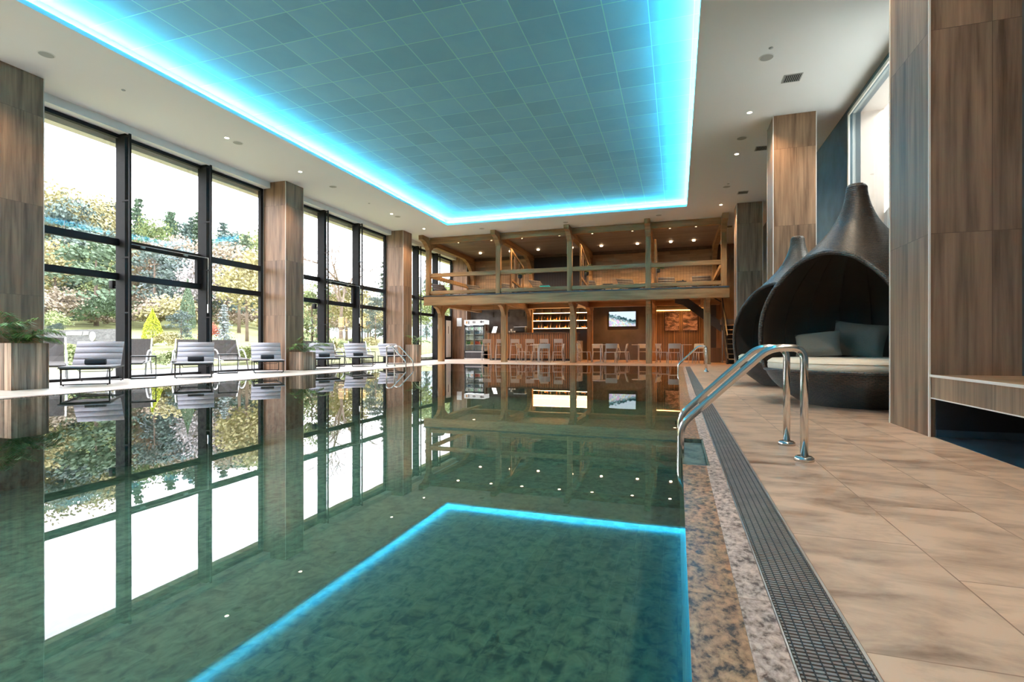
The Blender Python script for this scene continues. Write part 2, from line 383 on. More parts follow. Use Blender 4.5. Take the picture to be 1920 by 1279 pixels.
for s_, a in leds:
    xm, ym = (a[0] + a[2]) / 2, (a[1] + a[3]) / 2; lx = a[2] - a[0] < a[3] - a[1]
    ix = .7 * (1 if xm < -4 else -1) if lx else 0; iy = 0 if lx else .7 * (1 if ym < 8 else -1)
    p, q = ((xm, a[1], ZC + .065), (xm, a[3], ZC + .065)) if lx else ((a[0], ym, ZC + .065), (a[2], ym, ZC + .065))
    o = MB().bar(p, q, .05, .006, (ix, iy, 1)).build('led_strip', m_led)
    tag(o, 'cyan light strip hidden in the ceiling cove ' + s_, 'light strip', 'cyan cove light strips')

# walls
f = MB()
f.box(XW - .25, YN, 0, XW - .1, -1.3, ZC); f.box(XW - .25, -1.3, 5.33, XW - .02, YB, ZC)
struct('wall_left', f, m_white)
f = MB(); f.box(XW - .02, YN, 5.33, -11.35, YB, ZC)
struct('trim_4', f, m_white, 'white blind box under the ceiling above the windows')
f = MB(); f.box(XW - .5, -2.0, 5.2, XW - .26, 27, 5.6)
lint = f.build('outer_lintel', plain('cream_render', (.85, .78, .64), .8)); tag(lint, 'cream rendered lintel outside above the tall windows', 'lintel')
# right wall with opening
WY0, WY1, WZ0 = 8.4, 11.86, 2.4
f = MB(); f.box(XR, 4.8, 0, XR + .2, WY0, ZC); f.box(XR, WY1, 0, XR + .2, YB, ZC); f.box(XR, WY0, 0, XR + .2, WY1, WZ0); f.box(XR, WY0, 5.38, XR + .2, WY1, ZC)
f.box(XR, YN, 0, XR + .2, 4.8, ZC)
struct('wall_right', f, m_blue)
f = MB(); d = .6
f.box(XR + .2, WY1, WZ0, XR + d, WY1 + .1, ZC); f.box(XR + .2, WY0 - .1, WZ0, XR + d, WY0, ZC); f.box(XR + .2, WY0 - .1, 5.38, XR + d, WY1 + .1, ZC); f.box(XR + .2, WY0 - .1, WZ0 - .1, XR + d, WY1 + .1, WZ0)
struct('trim_5', f, m_pink, 'pinkish plaster reveal of the opening high in the blue wall')
wf = thing('window_4', 'internal window high in the blue wall beside the daybeds', 'window'); wf['kind'] = 'structure'
f = MB(); f.box(XR - .03, WY1 - .06, WZ0, XR, WY1, 5.38); f.box(XR - .03, WY0, WZ0, XR, WY0 + .06, 5.38); f.box(XR - .03, WY0, 5.32, XR, WY1, 5.38); f.box(XR - .03, WY0, WZ0, XR, WY1, WZ0 + .06)
f.build('window_frame', m_trimw, wf)
MB().box(XR + .03, WY0, WZ0, XR + .036, WY1, 5.38).build('pane', m_glass, wf)
# room behind the internal window
f = MB(); f.box(XR + d, 3, 0, 9, 3.2, 6.6); f.box(8.9, 3, 0, 9.1, 17, 6.6); f.box(XR + .62, 16.9, 0, 9, 17.1, 6.6); f.box(XR + .62, 3, 6.5, 9, 17, 6.7); f.box(XR + .2, 3, 1.9, 9, 17, 2.0)
struct('wall_far_room', f, plain('bright_room_paint', (.85, .88, .86), .7))
rl = thing('stair_railing', 'white metal railing with a brass-capped post behind the internal window', 'railing', (0, 0, 0))
f = MB()
for k in range(12): f.tube([(4.6 + k * .28, 11.6, 2.0), (4.6 + k * .28, 11.6, 4.3)], .014, 6)
f.tube([(4.4, 11.6, 4.3), (7.9, 11.6, 4.3)], .022, 8); f.tube([(4.4, 11.6, 3.35), (7.9, 11.6, 3.35)], .015, 8)
f.build('bars', m_steelm, rl); MB().tube([(4.35, 11.5, 2.0), (4.35, 11.5, 4.55)], .06, 14).build('newel_post', m_trimw, rl)
MB().lathe([(.0, 0), (.07, .02), (.075, .07), (.0, .13)], (4.35, 11.5, 4.55), 16).build('cap', plain('brass', (.8, .5, .1), .3, .6), rl)
f = MB(); f.prism([(9.2, 2.3), (9.2, 2.9), (10.6, 3.85), (13, 3.2), (13, 2.3)], 'x', 4.0, 4.12)
sp = f.build('slide_panel', m_trimw); tag(sp, 'pale sloping panel seen through the internal window', 'panel')
def area(name, loc, sx, sy, rot, e, col, parent=None):
    l = bpy.data.lights.new(name, 'AREA'); l.shape = 'RECTANGLE'; l.size = sx; l.size_y = sy; l.energy = e; l.color = col
    o = bpy.data.objects.new(name, l); COL.objects.link(o); o.location = loc; o.rotation_euler = rot
    if parent is not None: o.parent = parent
    return o
cl = thing('ceiling_panel_lamp', 'long lamp on the ceiling of the bright room behind the internal window', 'lamp', (6.2, 10, 6.45))
MB().box(-1.2, -2.5, 0, 1.2, 2.5, .05).build('housing', m_alu, cl)
area('lamp', (0, 0, -.01), 2.2, 4.8, (0, 0, 0), 420, (1, .98, .95), cl)

# back wall pieces
def seg(name, x0_, x1_, z0_, z1_, mat, lab, y=YB):
    return struct(name, MB().box(x0_, y, z0_, x1_, y + .2, z1_), mat, lab)
struct('wall_back', MB().box(XW - .2, YB + .2, 0, XR + .2, YB + .4, ZC), m_tvwall)
seg('trim_6', -10.8, -7.2, 0, 2.7, m_greyw, 'grey plaster wall behind the bar')
seg('trim_7', -7.2, -4.2, 0, 2.9, m_wdark, 'dark lining of the lit shelf niche')
seg('trim_8', -4.2, -1.1, 0, 2.7, m_tvwall, 'dark brown plaster wall behind the television')
seg('trim_9', -10.6, -7.25, 2.7, ZC, m_backwood, 'wood plank wall on the left of the gallery')
seg('trim_10', -7.25, -4.2, 2.7, ZC, m_curtain, 'dark centre wall of the gallery')
seg('trim_11', -4.2, 1.75, 2.7, ZC, m_backwood, 'wood plank wall on the right of the gallery')
seg('trim_12', 1.75, XR, 0, ZC, wood('stair_wall_wood', (.16, .08, .035), (.30, .16, .075), 'v', (.4, 1.6), tint=.1), 'brown panelled wall by the staircase')
seg('trim_13', -1.1, 1.75, 0, 2.7, m_wdark, 'dark wall behind the timber slats')
f = MB(); x = -1.04
while x < 1.3:
    f.box(x, YB - .05, .0, x + .036, YB, 2.4); x += .075
slt = f.build('slat_panel', m_slat); tag(slt, 'vertical timber slat panel on the wall under the right of the gallery', 'wall panel')
o = MB().box(-1.04, YB - .09, 2.41, 1.3, YB - .03, 2.44).build('led_strip', m_slatled); tag(o, 'amber light strip along the top of the timber slat panel', 'light strip')
# near wall behind the camera
f = MB(); f.box(XW - .2, YN - .2, 0, XR + .2, YN, ZC)
struct('wall_front', f, m_white)
# left windows
def window_bay(idx, ya, yb, m1, m2, door=False):
    t = thing('window_%d' % idx, 'tall black-framed window bay', 'window'); t['kind'] = 'structure'
    X0, X1 = XW - .1, XW
    f = MB()
    f.box(X0, ya, 5.25, X1, yb, 5.33); f.box(X0, ya, 0, X1, yb, .05)
    f.box(X0, ya, 0, X1, ya + .07, 5.33); f.box(X0, yb - .1, 0, X1, yb, 5.33)
    for z0, z1 in ((2.16, 2.30), (2.90, 3.05)): f.box(X0 + .01, ya, z0, X1 - .01, yb, z1)
    f.box(X0 + .03, m2 - .12, 2.3, X1 + .02, m2, 2.9)
    f.build('window_frame', m_frame, t)
    f = MB()
    for m_ in (m1, m2): f.box(XW - .1, m_, 0, XW + .18, m_ + .12, 5.33)
    f.build('mullion', m_frame, t)
    for a, b in ((ya, m1), (m1, m2), (m2, yb)):
        for z0, z1 in ((.05, 2.16), (2.3, 2.9), (3.05, 5.25)):
            MB().box(XW - .055, a + .05, z0, XW - .05, b, z1).build('pane', m_glass, t)
    for m_ in (m1, m2):
        f = MB(); xr = -11.27; f.box(xr - .02, m_ - .02, .0, xr + .02, m_ + .02, 5.3); f.box(XW + .1, m_ - .012, 5.26, xr, m_ + .012, 5.285)
        for z in (1.42, 2.62, 3.85): f.box(XW + .1, m_ - .012, z, xr, m_ + .012, z + .03)
        f.build('guide_rail', m_frame, t)
    f = MB(); f.tube([(XW + .03, m1 + .25, 2.98), (XW + .03, m2 - .05, 2.98), (XW + .22, m2 + .02, 2.95), (XW + .22, m2 + .02, 1.75)], .009, 6)
    f.box(XW + .01, m1 + .45, 2.93, XW + .05, m1 + .55, 2.97); f.box(XW + .01, m2 - .5, 2.93, XW + .05, m2 - .4, 2.97); f.box(XW + .205, m2 + .005, 1.55, XW + .235, m2 + .035, 1.77)
    f.build('opener_rod', m_steelm, t)
    return t
window_bay(1, 6.15, 12.1, 8.0, 10.02)
window_bay(2, 12.85, 18.8, 14.6, 16.57)
window_bay(5, -.55, 5.42, 1.3, 3.3)
w3 = window_bay(3, 19.5, 25.4, 21.2, 23.2)
dr = thing('door_1', 'terrace door', 'door'); dr['kind'] = 'structure'
f = MB(); f.box(XW - .05, 23.45, 0, XW + .03, 23.55, 2.16); f.box(XW - .05, 25.2, 0, XW + .03, 25.3, 2.16); f.box(XW - .05, 23.5, 2.05, XW + .03, 25.3, 2.16); f.box(XW - .05, 24.45, 0, XW + .03, 24.55, 2.1); f.box(XW - .05, 23.5, 0, XW + .03, 25.3, .1)
f.build('door_frame', m_frame, dr)
MB().box(XW - .01, 24.55, .1, XW + .01, 25.2, 2.05).build('white_panel', plain('frosted_panel', (.85, .85, .85), .4), dr)
MB().box(XW + .011, 24.83, 1.35, XW + .014, 24.9, 1.75).build('sign', m_greyw, dr)

# columns
def column(x0, y0, w_, d_, lab):
    t = thing('column', lab, 'column', (x0, y0, 0), 0, 'wood-tiled columns')
    MB().box(0, 0, 0, w_, d_, ZC - .002).build('wood_cladding', m_col, t)
    f = MB(); e = .011
    for a, b in ((0, 0), (w_, 0), (w_, d_), (0, d_)): f.box(a - e * .6, b - e * .6, 0, a + e * .6, b + e * .6, ZC - .003)
    f.build('corner_trim', m_trimw, t); return t
column(XW, 5.42, .8, .73, 'wood-tiled column at the left picture edge behind the tall planter')
column(XW, -1.3, .8, .75, 'wood-tiled column behind the camera on the window side')
column(XW, 12.1, .8, .74, 'wood-tiled column between the first and second window bays, squat planter at its foot')
column(XW, 18.78, .8, .72, 'wood-tiled column just left of the timber gallery')
column(XW, 25.4, .84, .6, 'wood-tiled column in the far left corner carrying a white notice')
column(1.89, 4.85, .8, .78, 'nearest wood-tiled column, rising from the bench on the right')
column(1.9, 11.82, .79, .73, 'wood-tiled column between the blue wall and the wicker daybeds')
column(1.9, 18.68, .79, .73, 'wood-tiled column beside the right end of the timber gallery')
# bench right + dark wall
bt = thing('bench', 'wood-tiled built-in bench with pale edge trim in front of the nearest column', 'bench')
MB().box(1.9, 1.2, .31, 3.2, 4.845, .475).build('front_panel', m_col, bt)
MB().box(1.9, 1.2, .476, 3.2, 4.845, .49).build('seat_top', m_bench, bt)
f = MB(); f.box(1.888, 1.2, .474, 1.9, 4.845, .492); f.box(1.893, 1.2, .304, 1.901, 4.845, .311)
f.build('edge_trim', m_trimw, bt)
f = MB(); f.box(1.93, 4.84, .06, 3.2, 4.85, .31)
f.build('back_panel', m_black, bt)
MB().box(1.93, 4.835, 0.003, 3.2, 4.849, .06).build('kick_board', m_slate, bt)
struct('wall_right_near', MB().box(2.47, 4.78, .492, XR, 4.848, ZC), plain('dark_panel', (.05, .05, .055), .5))

# notices
MBn = MB().box(XW + .28, 25.37, 1.75, XW + .56, 25.395, 2.2); tag(MBn.build('notice_board', plain('paper', (.85, .9, .92), .5)), 'white notice on the far left column above the deck', 'notice')

# ---------------------------------------------------------------- ceiling fittings
def spot(name, parent, z, e, col, ang=2.2, blend=.6, r=.04):
    l = bpy.data.lights.new(name, 'SPOT'); l.energy = e; l.color = col; l.spot_size = ang; l.spot_blend = blend; l.shadow_soft_size = r
    o = bpy.data.objects.new(name, l); COL.objects.link(o); o.parent = parent; o.location = (0, 0, z); return o
mr = MB().lathe([(.045, 0), (.045, -.004), (.06, -.006), (.062, 0)], n=20, caps=False); ml = MB().lathe([(0, -.001), (.044, -.002)], n=16, caps=False)
def downlight(x, y, lab):
    t = thing('ceiling_downlight', lab, 'ceiling light', (x, y, ZC), 0, 'recessed ceiling downlights')
    if not hasattr(downlight, 'a'): downlight.a = mr.build('trim_ring', m_white, t).data; downlight.b = ml.build('lens', m_lampw, t).data
    else:
        for nme, me in (('trim_ring', downlight.a), ('lens', downlight.b)):
            o = bpy.data.objects.new(nme, me); COL.objects.link(o); o.parent = t
    spot('bulb', t, -.02, DOWN_W, (1, .80, .58))
ordn = ['nearest', 'second', 'third', 'fourth', 'fifth', 'sixth', 'seventh']
for i, y in enumerate((-2.6, -.2, 2.2, 4.6, 7.0)): downlight(1.41, y, '%s of the downlights on the daybed side ahead of the first one in view' % ordn[i])
for i, y in enumerate((11.49, 13.89, 18.72)): downlight(1.41, y, 'lit downlight in the plaster on the daybed side, %s from the camera' % ordn[i])
for i, y in enumerate((2.4, 4.7)): downlight(-9.87, y, '%s downlight of the window side, seen only in the pool' % ordn[i])
for i, y in enumerate((9.2, 11.61, 16.34, 18.83)): downlight(-9.87, y, 'small lit downlight over the window-side deck, %s from the camera' % ordn[i])
sm = MB().lathe([(0, -.004), (.105, -.006), (.115, -.004), (.118, 0)], n=28, caps=False); sgr = MB().lathe([(0, -.0075), (.1, -.0075)], n=24, caps=False)
SPK = []
def speaker(x, y, lab, g):
    t = thing('ceiling_speaker', lab, 'speaker', (x, y, ZC), 0, g)
    sm.build('rim', m_white, t); sgr.build('grille', m_spk, t)
for i, y in enumerate((5.65, 9.5, 13.0, 16.75)): speaker(-9.86, y, 'round flush ceiling speaker above the window-side deck, %s from the camera' % ordn[i], 'window-side ceiling speakers')
for i, y in enumerate((9.38, 12.85, 16.64)): speaker(1.41, y, 'round flush ceiling speaker on the daybed side, %s from the camera' % ordn[i], 'daybed-side ceiling speakers')
for i, x in enumerate((-7.6, -4.12, -.65)): speaker(x, 19.52, 'round flush ceiling speaker in front of the gallery, %s from the left' % ordn[i].replace('nearest', 'first'), 'speakers in front of the gallery')
for i, (x, y, l) in enumerate(((-9.86, 6.88, 'over the window-side deck near the camera'), (-9.86, 14.9, 'over the window-side deck by the second bay'), (1.43, 9.1, 'next to the nearest daybed-side speaker'), (1.43, 16.35, 'next to the farthest daybed-side speaker'))):
    o = MB().lathe([(0, -.012), (.03, -.01), (.035, 0)], (x, y, ZC), 16, caps=False).build('smoke_detector', m_spk); tag(o, 'tiny round detector in the ceiling ' + l, 'detector', 'ceiling detectors')
for i, y in enumerate((10.24, 13.66, 17.43, 22.25)):
    t = thing('ceiling_vent', 'square dark slatted ceiling vent on the daybed side, %s from the camera' % ordn[i], 'vent', (1.95, y, ZC), 0, 'ceiling vents')
    f = MB(); f.box(-.15, -.15, -.006, .15, -.13, 0); f.box(-.15, .13, -.006, .15, .15, 0); f.box(-.15, -.15, -.006, -.13, .15, 0); f.box(.13, -.15, -.006, .15, .15, 0); f.build('frame', m_spk, t)
    MB().box(-.13, -.13, -.002, .13, .13, -.001).build('duct', m_gratd, t)
    f = MB()
    for k in range(8): f.box(-.12 + k * .032, -.13, -.006, -.112 + k * .032, .13, -.002)
    f.build('slats', m_spk, t)

# ================================================================= GALLERY (mezzanine)
gal = thing('timber_gallery', 'two-storey timber gallery over the bar across the far end of the pool', 'gallery')
PXs = [-10.56, -7.25, -4.17, -1.08, 1.65]; LXs = [-10.23, -7.2, -4.15, -1.08, 1.1]
MB().box(-10.71, 20.42, 2.5, 1.83, 20.62, 2.88).build('front_beam', m_post, gal, bevel=.008)
MB().box(-10.75, 20.4, 2.88, 1.83, 26, 2.93).build('deck', plain('dark_deck_edge', (.05, .055, .06), .6), gal)['label'] = 'dark walkway deck'
f = MB(); f.box(-10.7, 20.62, 2.78, 1.8, 26, 2.875)
f.build('soffit_boards', wood('soffit_wood', (.22, .12, .05), (.42, .25, .12), 'u', (2., .14), rough=.6, tint=.1), gal)
for X in LXs:
    MB().box(X - .12, 20.62, 2.5, X + .12, 25.98, 2.78).build('floor_beam', m_post, gal)
for X in LXs:
    MB().box(X - .12, 21.08, 0, X + .12, 21.32, 2.5).build('lower_post', m_postv, gal, bevel=.01)
    f = MB()
    f.prism([(20.55, 2.5), (20.55, 2.43), (20.78, 2.36), (20.98, 2.17), (21.08, 1.98), (21.08, 2.5)], 'x', X - .08, X + .08)
    f.prism([(21.32, 2.5), (21.32, 2.0), (21.42, 2.2), (21.62, 2.37), (21.9, 2.5)], 'x', X - .08, X + .08)
    f.build('knee_brace', m_post, gal, fix=True)
for X in (-7.0, -4.0, -1.05):
    MB().box(X - .13, 24.5, 0, X + .13, 24.75, 2.5).build('rear_post', m_postv, gal, bevel=.01)
    f = MB(); f.prism([(24.5, 2.5), (24.5, 1.95), (24.38, 2.2), (24.1, 2.4), (23.8, 2.5)], 'x', X - .09, X + .09)
    f.build('knee_brace', m_post, gal, fix=True)
MB().box(-10.7, 24.45, 2.56, 1.8, 24.8, 2.78).build('rear_beam', m_post, gal)
for i, X in enumerate(PXs):
    MB().box(X - .1, 20.5, 2.93, X + .1, 20.7, 5.24).build('upper_post', m_postv, gal, bevel=.008)
    f = MB(); w_ = .1
    f.box(X - w_, 19.85, 5.3, X + w_, 20.5, 5.495)
    f.prism([(19.95, 5.3), (20.1, 5.27), (20.3, 5.17), (20.5, 4.95), (20.5, 5.3)], 'x', X - w_, X + w_)
    f.build('bracket', m_post, gal, fix=True)
    f = MB(); f.box(X - .1, 20.7, 5.2, X + .1, 25.95, 5.44)
    f.prism([(25.3, 5.2), (25.3, 5.1), (25.0, 5.17), (24.6, 5.2)], 'x', X - .09, X + .09)
    f.prism([(24.5, 5.2), (25.0, 5.05), (25.4, 4.75), (25.7, 4.2), (25.7, 5.2)], 'x', X - .09, X + .09)
    f.prism([(20.7, 5.2), (20.7, 4.95), (20.9, 5.1), (21.25, 5.2)], 'x', X - .09, X + .09)
    f.build('roof_beam', m_post, gal, fix=True)
    MB().box(X - .1, 25.7, 2.93, X + .1, 25.9, 5.2).build('upper_rear_post', m_postv, gal)
for a, b in zip(PXs[:-1], PXs[1:]):
    MB().box(a + .1, 20.52, 5.24, b - .1, 20.68, 5.495).build('head_beam', m_post, gal, bevel=.006)
    MB().box(a + .1, 20.54, 3.75, b - .1, 20.66, 3.92).build('handrail', m_post, gal, bevel=.006)
    MB().box(a + .1, 20.54, 2.99, b - .1, 20.66, 3.14).build('lower_rail', m_post, gal, bevel=.006)
    f = MB(); x = a + .2
    while x < b - .15: f.box(x, 20.598, 3.14, x + .005, 20.602, 3.75); x += .11
    f.build('wire_mesh', m_black, gal)
    MB().box(a + .1, 20.68, 5.43, b - .1, 25.98, 5.47).build('ceiling_boards', m_ceilslat, gal)
    MB().box(a + .1, 25.8, 5.3, b - .1, 25.98, 5.43).build('wall_plate', m_darkwood, gal)
f = MB()
for X in (-10.56, 1.65):
    f.box(X - .06, 20.7, 3.75, X + .06, 25.7, 3.92); f.box(X - .06, 20.7, 2.99, X + .06, 25.7, 3.14)
f.build('side_rail', m_post, gal)

# gallery partitions: plank frames with a sloping head and a plant
def fronds(mb, o, n, L, seed, rise=.6, leaf=.16, rnd=.3, nl=15, lw=.011, az0=0, az1=6.283, droop=1.3):
    rg = random.Random(seed)
    for i in range(n):
        az = az0 + (az1 - az0) * (i + rg.uniform(-rnd, rnd)) / n; l = L * rg.uniform(.7, 1.05); el = rise + rg.uniform(-.25, .3)
        pts = []; p = Vector(o); d = Vector((math.cos(az) * math.cos(el), math.sin(az) * math.cos(el), math.sin(el)))
        for k in range(nl + 1):
            pts.append(p.copy()); p = p + d * l / nl; d = (d + Vector((0, 0, -droop / nl * (.4 + k / nl)))).normalized()
        mb.tube(pts, [.006 * (1 - .7 * k / nl) for k in range(nl + 1)], 5, caps=False)
        for k in range(3, nl + 1):
            t = (pts[k] - pts[k - 1]).normalized(); s_ = t.cross(Vector((0, 0, 1))).normalized(); ll = leaf * (math.sin(math.pi * min(1, (k - 2) / (nl - 1) * .9 + .12)) * .8 + .3)
            for sg in (-1, 1):
                for j in range(2):
                    q = pts[k] - t * l / nl * .5 * j
                    dr = (s_ * sg * .8 + t * .65 + Vector((0, 0, -.15 + rg.uniform(-.2, .15)))).normalized()
                    e = q + dr * ll; md_ = q + dr * ll * .5 + Vector((0, 0, .01)); wv = dr.cross(Vector((0, 0, 1))).normalized() * lw
                    mb.add([q, md_ + wv, e + Vector((0, 0, -ll * .2)), md_ - wv], [(0, 1, 2, 3)])
m_palm = plain('palm_leaf', (.10, .20, .035), .45, var=.4, vs=12)
m_soil = plain('soil', (.03, .02, .012), .95)
for i, X in enumerate((-7.0, -3.9, -.85)):
    t = thing('plank_partition', 'plank partition with sloping top rail on the gallery, %s from the left' % ordn[i].replace('nearest', 'first'), 'partition', (X, 22.4, 2.93), 0, 'gallery partitions')
    f = MB(); f.bar((0, -.9, 2.05), (0, 1.0, 1.5), .07, .09); f.box(-.03, -.95, 0, .04, -.85, 2.05); f.box(-.03, .9, 0, .04, 1.0, 1.5); f.bar((0, -.9, .7), (0, 1, .45), .07, .09)
    f.build('frame', m_postv, t)
    f = MB(); f.box(-.02, -.35, 0, .02, -.05, 1.8); f.box(-.02, .4, 0, .02, .55, 1.6); f.build('planks', m_darkwood, t)
    f = MB(); fronds(f, (.05, .35, 1.05), 12, .55, 40 + i, rise=.7, leaf=.12, lw=.02, nl=8); o = f.build('hanging_plant', m_palm, None); o.location = (X, 22.4, 2.93)
    MBp = MB().lathe([(.05, 0), (.09, .02), (.11, .16), (.09, .16)], (.05, .35, .9), 14); MBp.build('plant_pot', m_black, o)
    tag(o, 'green trailing plant on the %s plank partition of the gallery' % ['left', 'middle', 'right'][i], 'plant', 'gallery plants')
# gallery lamps
gx = [-9.5, -7.9, -6.47, -4.8, -3.4, -1.75, -.28, .7]
for r_, y in enumerate((21.43, 24.2)):
    for i, x in enumerate(gx):
        t = thing('gallery_ceiling_lamp', 'warm round lamp on the gallery ceiling, %s row, number %s from the left' % (('front', 'rear')[r_], ('one', 'two', 'three', 'four', 'five', 'six', 'seven', 'eight')[i]), 'ceiling light', (x, y, 5.43), 0, 'gallery ceiling lamps')
        h = .015 if r_ == 0 else .05
        MB().lathe([(.0, -h - .002), (.055, -h - .002), (.06, -h), (.06, 0)], n=18, caps=False).build('glow_disc', m_lampmez, t)
        spot('bulb', t, -h - .03, MEZZ_W, (1, .66, .34), 2.5, .8, .06)
# lamps under the gallery
for i, (x, y) in enumerate(((-9.2, 22.6), (-6.0, 22.3), (-6.0, 25.0), (-2.7, 22.3), (-2.7, 25.2), (-.1, 22.8), (.2, 25.0), (1.6, 22.0))):
    t = thing('under_gallery_lamp', 'recessed warm lamp in the boards under the gallery, above %s' % ('the fridge front', 'the bar stools', 'the bar shelves', 'the second table', 'the television wall', 'the right table', 'the framed pictures', 'the stair foot')[i], 'ceiling light', (x, y, 2.78), 0, 'lamps under the gallery')
    MB().lathe([(0, -.004), (.05, -.006), (.06, 0)], n=16, caps=False).build('lens', m_lampmez, t)
    spot('bulb', t, -.03, BAR_W, (1, .48, .15), 2.5, .8, .05)
for i, x in enumerate((-8.64, -7.85, -7.06)):
    t = thing('pendant_lamp', 'slim black pendant tube over the bar, %s of three' % ('left', 'middle', 'right')[i], 'lamp', (x, 23.8, 2.12), 0, 'bar pendants')
    MB().tube([(0, 0, 0), (0, 0, .24)], .03, 12).build('shade', m_black, t); MB().tube([(0, 0, .24), (0, 0, .66)], .004, 5).build('cable', m_black, t)
    spot('bulb', t, -.01, 3, (1, .7, .4), 1.6, .5, .02)

# ================================================================= BAR
bar = thing('bar_counter', 'long bar counter clad in vertical timber slats', 'bar', (0, 0, 0))
f = MB(); f.box(-8.85, 23.64, .1, -4.5, 24.3, 1.3); f.build('carcass', m_wdark, bar)
f = MB(); x = -8.87
while x < -4.52: f.box(x, 23.6, .1, x + .042, 23.64, 1.3); x += .085
f.build('slats', m_slat, bar)
MB().box(-8.9, 23.55, 1.3, -4.44, 24.4, 1.34).build('worktop', m_darkwood, bar)
MB().box(-8.8, 23.68, 0, -4.55, 24.2, .1).build('plinth', m_black, bar)
f = MB(); f.box(-4.48, 23.65, 0, -4.3, 24.3, .95); f.build('end_panel', plain('patterned_panel', (.3, .26, .22), .6, var=.8, vs=30), bar)['label'] = 'pale patterned end panel'
# back bar shelves with light strips
sh = thing('back_bar_shelf', 'lit three-tier bottle shelf on the wall behind the bar', 'shelf', (0, 0, 0))
f = MB()
for z in (1.56, 1.95, 2.34): f.box(-7.15, 25.62, z, -4.25, 25.98, z + .025)
f.build('boards', m_darkwood, sh)
f = MB()
for k in range(7): f.box(-7.15 + k * .475, 25.7, 1.56, -7.13 + k * .475, 25.98, 2.6)
f.build('dividers', m_darkwood, sh)
for z in (1.585, 1.975, 2.365):
    MB().box(-7.12, 25.625, z, -4.28, 25.64, z + .028).build('light_strip', m_bar_led, sh)
area('shelf_glow', (-5.7, 25.55, 2.1), 2.8, .6, (-math.pi / 2, 0, 0), 14, (1, .6, .25), sh)
m_bot = [plain('bottle_glass_dark', (.02, .03, .015), .1), plain('bottle_glass_amber', (.35, .12, .02), .1), plain('bottle_glass_clear', (.6, .5, .35), .08)]
bmesh_proto = [MB().lathe([(.0, 0), (.034, 0), (.036, .02), (.036, .16), (.014, .21), (.013, .27), (.0, .27)], n=12).build('bottle', m) for m in m_bot]
k = 0
for z in (1.585, 1.975):
    for j in range(18):
        x = -7.03 + j * .16
        if abs(((x + 7.15) % .475) - .01) < .05: continue
        p = bmesh_proto[k % 3]; o = p if k < 3 else p.copy()
        if k >= 3: COL.objects.link(o)
        o.location = (x, 25.8, z); tag(o, 'small bottle standing on the %s board of the lit shelf behind the bar' % ('bottom' if z < 1.7 else 'middle'), 'bottle', 'bottles on the %s board of the bar shelf' % ('bottom' if z < 1.7 else 'middle')); k += 1
m_amb = plain('amber_ornament', (.9, .38, .08), .4)
for i, (x, z) in enumerate(((-6.9, 1.975), (-5.95, 1.975), (-4.9, 1.975), (-6.45, 1.585), (-5.5, 1.585), (-4.5, 1.585))):
    f = MB(); rg = random.Random(i)
    for q in range(9): f.lathe([(0, -.03), (.028, -.01), (.028, .01), (0, .03)], (rg.uniform(-.1, .1), rg.uniform(-.02, .02), .03 + rg.uniform(0, .07)), 8)
    o = f.build('fruit_pile', m_amb); o.location = (x, 25.7, z)
    tag(o, 'small amber pile on the %s board of the lit shelf, %s from the left' % (('middle', 'bottom')[i // 3], ('first', 'second', 'third')[i % 3]), 'ornament', 'amber piles on the bar shelf', 'stuff')
# things on the bar
o = MB().add([(-8.72, 23.72, 1.345), (-8.5, 23.72, 1.345), (-8.44, 23.8, 1.66), (-8.64, 23.8, 1.66), (-8.72, 23.74, 1.345), (-8.5, 23.74, 1.345), (-8.44, 23.82, 1.66), (-8.64, 23.82, 1.66)], [(0, 1, 2, 3), (7, 6, 5, 4), (0, 4, 5, 1), (1, 5, 6, 2), (2, 6, 7, 3), (3, 7, 4, 0)]).build('menu_stand', emis('lit_white_board', (1, .98, .95), 1.1))
tag(o, 'glowing white slanted board on the left end of the bar', 'sign')
t = thing('coffee_machine', 'dark coffee machine with white cups on the bar', 'coffee machine', (-7.35, 24.1, 1.34))
MB().box(-.28, -.2, 0, .28, .2, .28).build('body', m_black, t, bevel=.02); MB().box(-.3, -.18, .28, .3, .18, .31).build('cup_tray', m_steelm, t)
cupm = MB().lathe([(.0, 0), (.035, 0), (.05, .09), (.045, .09), (.03, .01), (0, .01)], n=14)
for i, (x, y, z) in enumerate(((-7.82, 23.85, 1.34), (-7.68, 23.85, 1.34), (-7.75, 23.9, 1.44), (-7.56, 23.85, 1.34))):
    o = cupm.build('cup', m_white); o.location = (x, y, z); tag(o, 'small white cup in the stack on the bar, %s' % ('leftmost', 'second from the left', 'topmost', 'rightmost')[i], 'cup', 'white cups on the bar')
t = thing('beer_tap', 'brass beer tap column on the right end of the bar', 'tap', (-4.62, 23.8, 1.34))
MB().tube([(0, 0, 0), (0, 0, .36)], .035, 14).build('column', plain('brass_tap', (.8, .55, .25), .25, 1), t); f = MB(); f.tube([(-.14, 0, .34), (.14, 0, .34)], .03, 12); f.build('cross_bar', m_steelm, t)
for s_ in (-1, 1): MB().tube([(s_ * .1, 0, .35), (s_ * .1, -.04, .48)], .012, 8).build('handle', m_black, t)

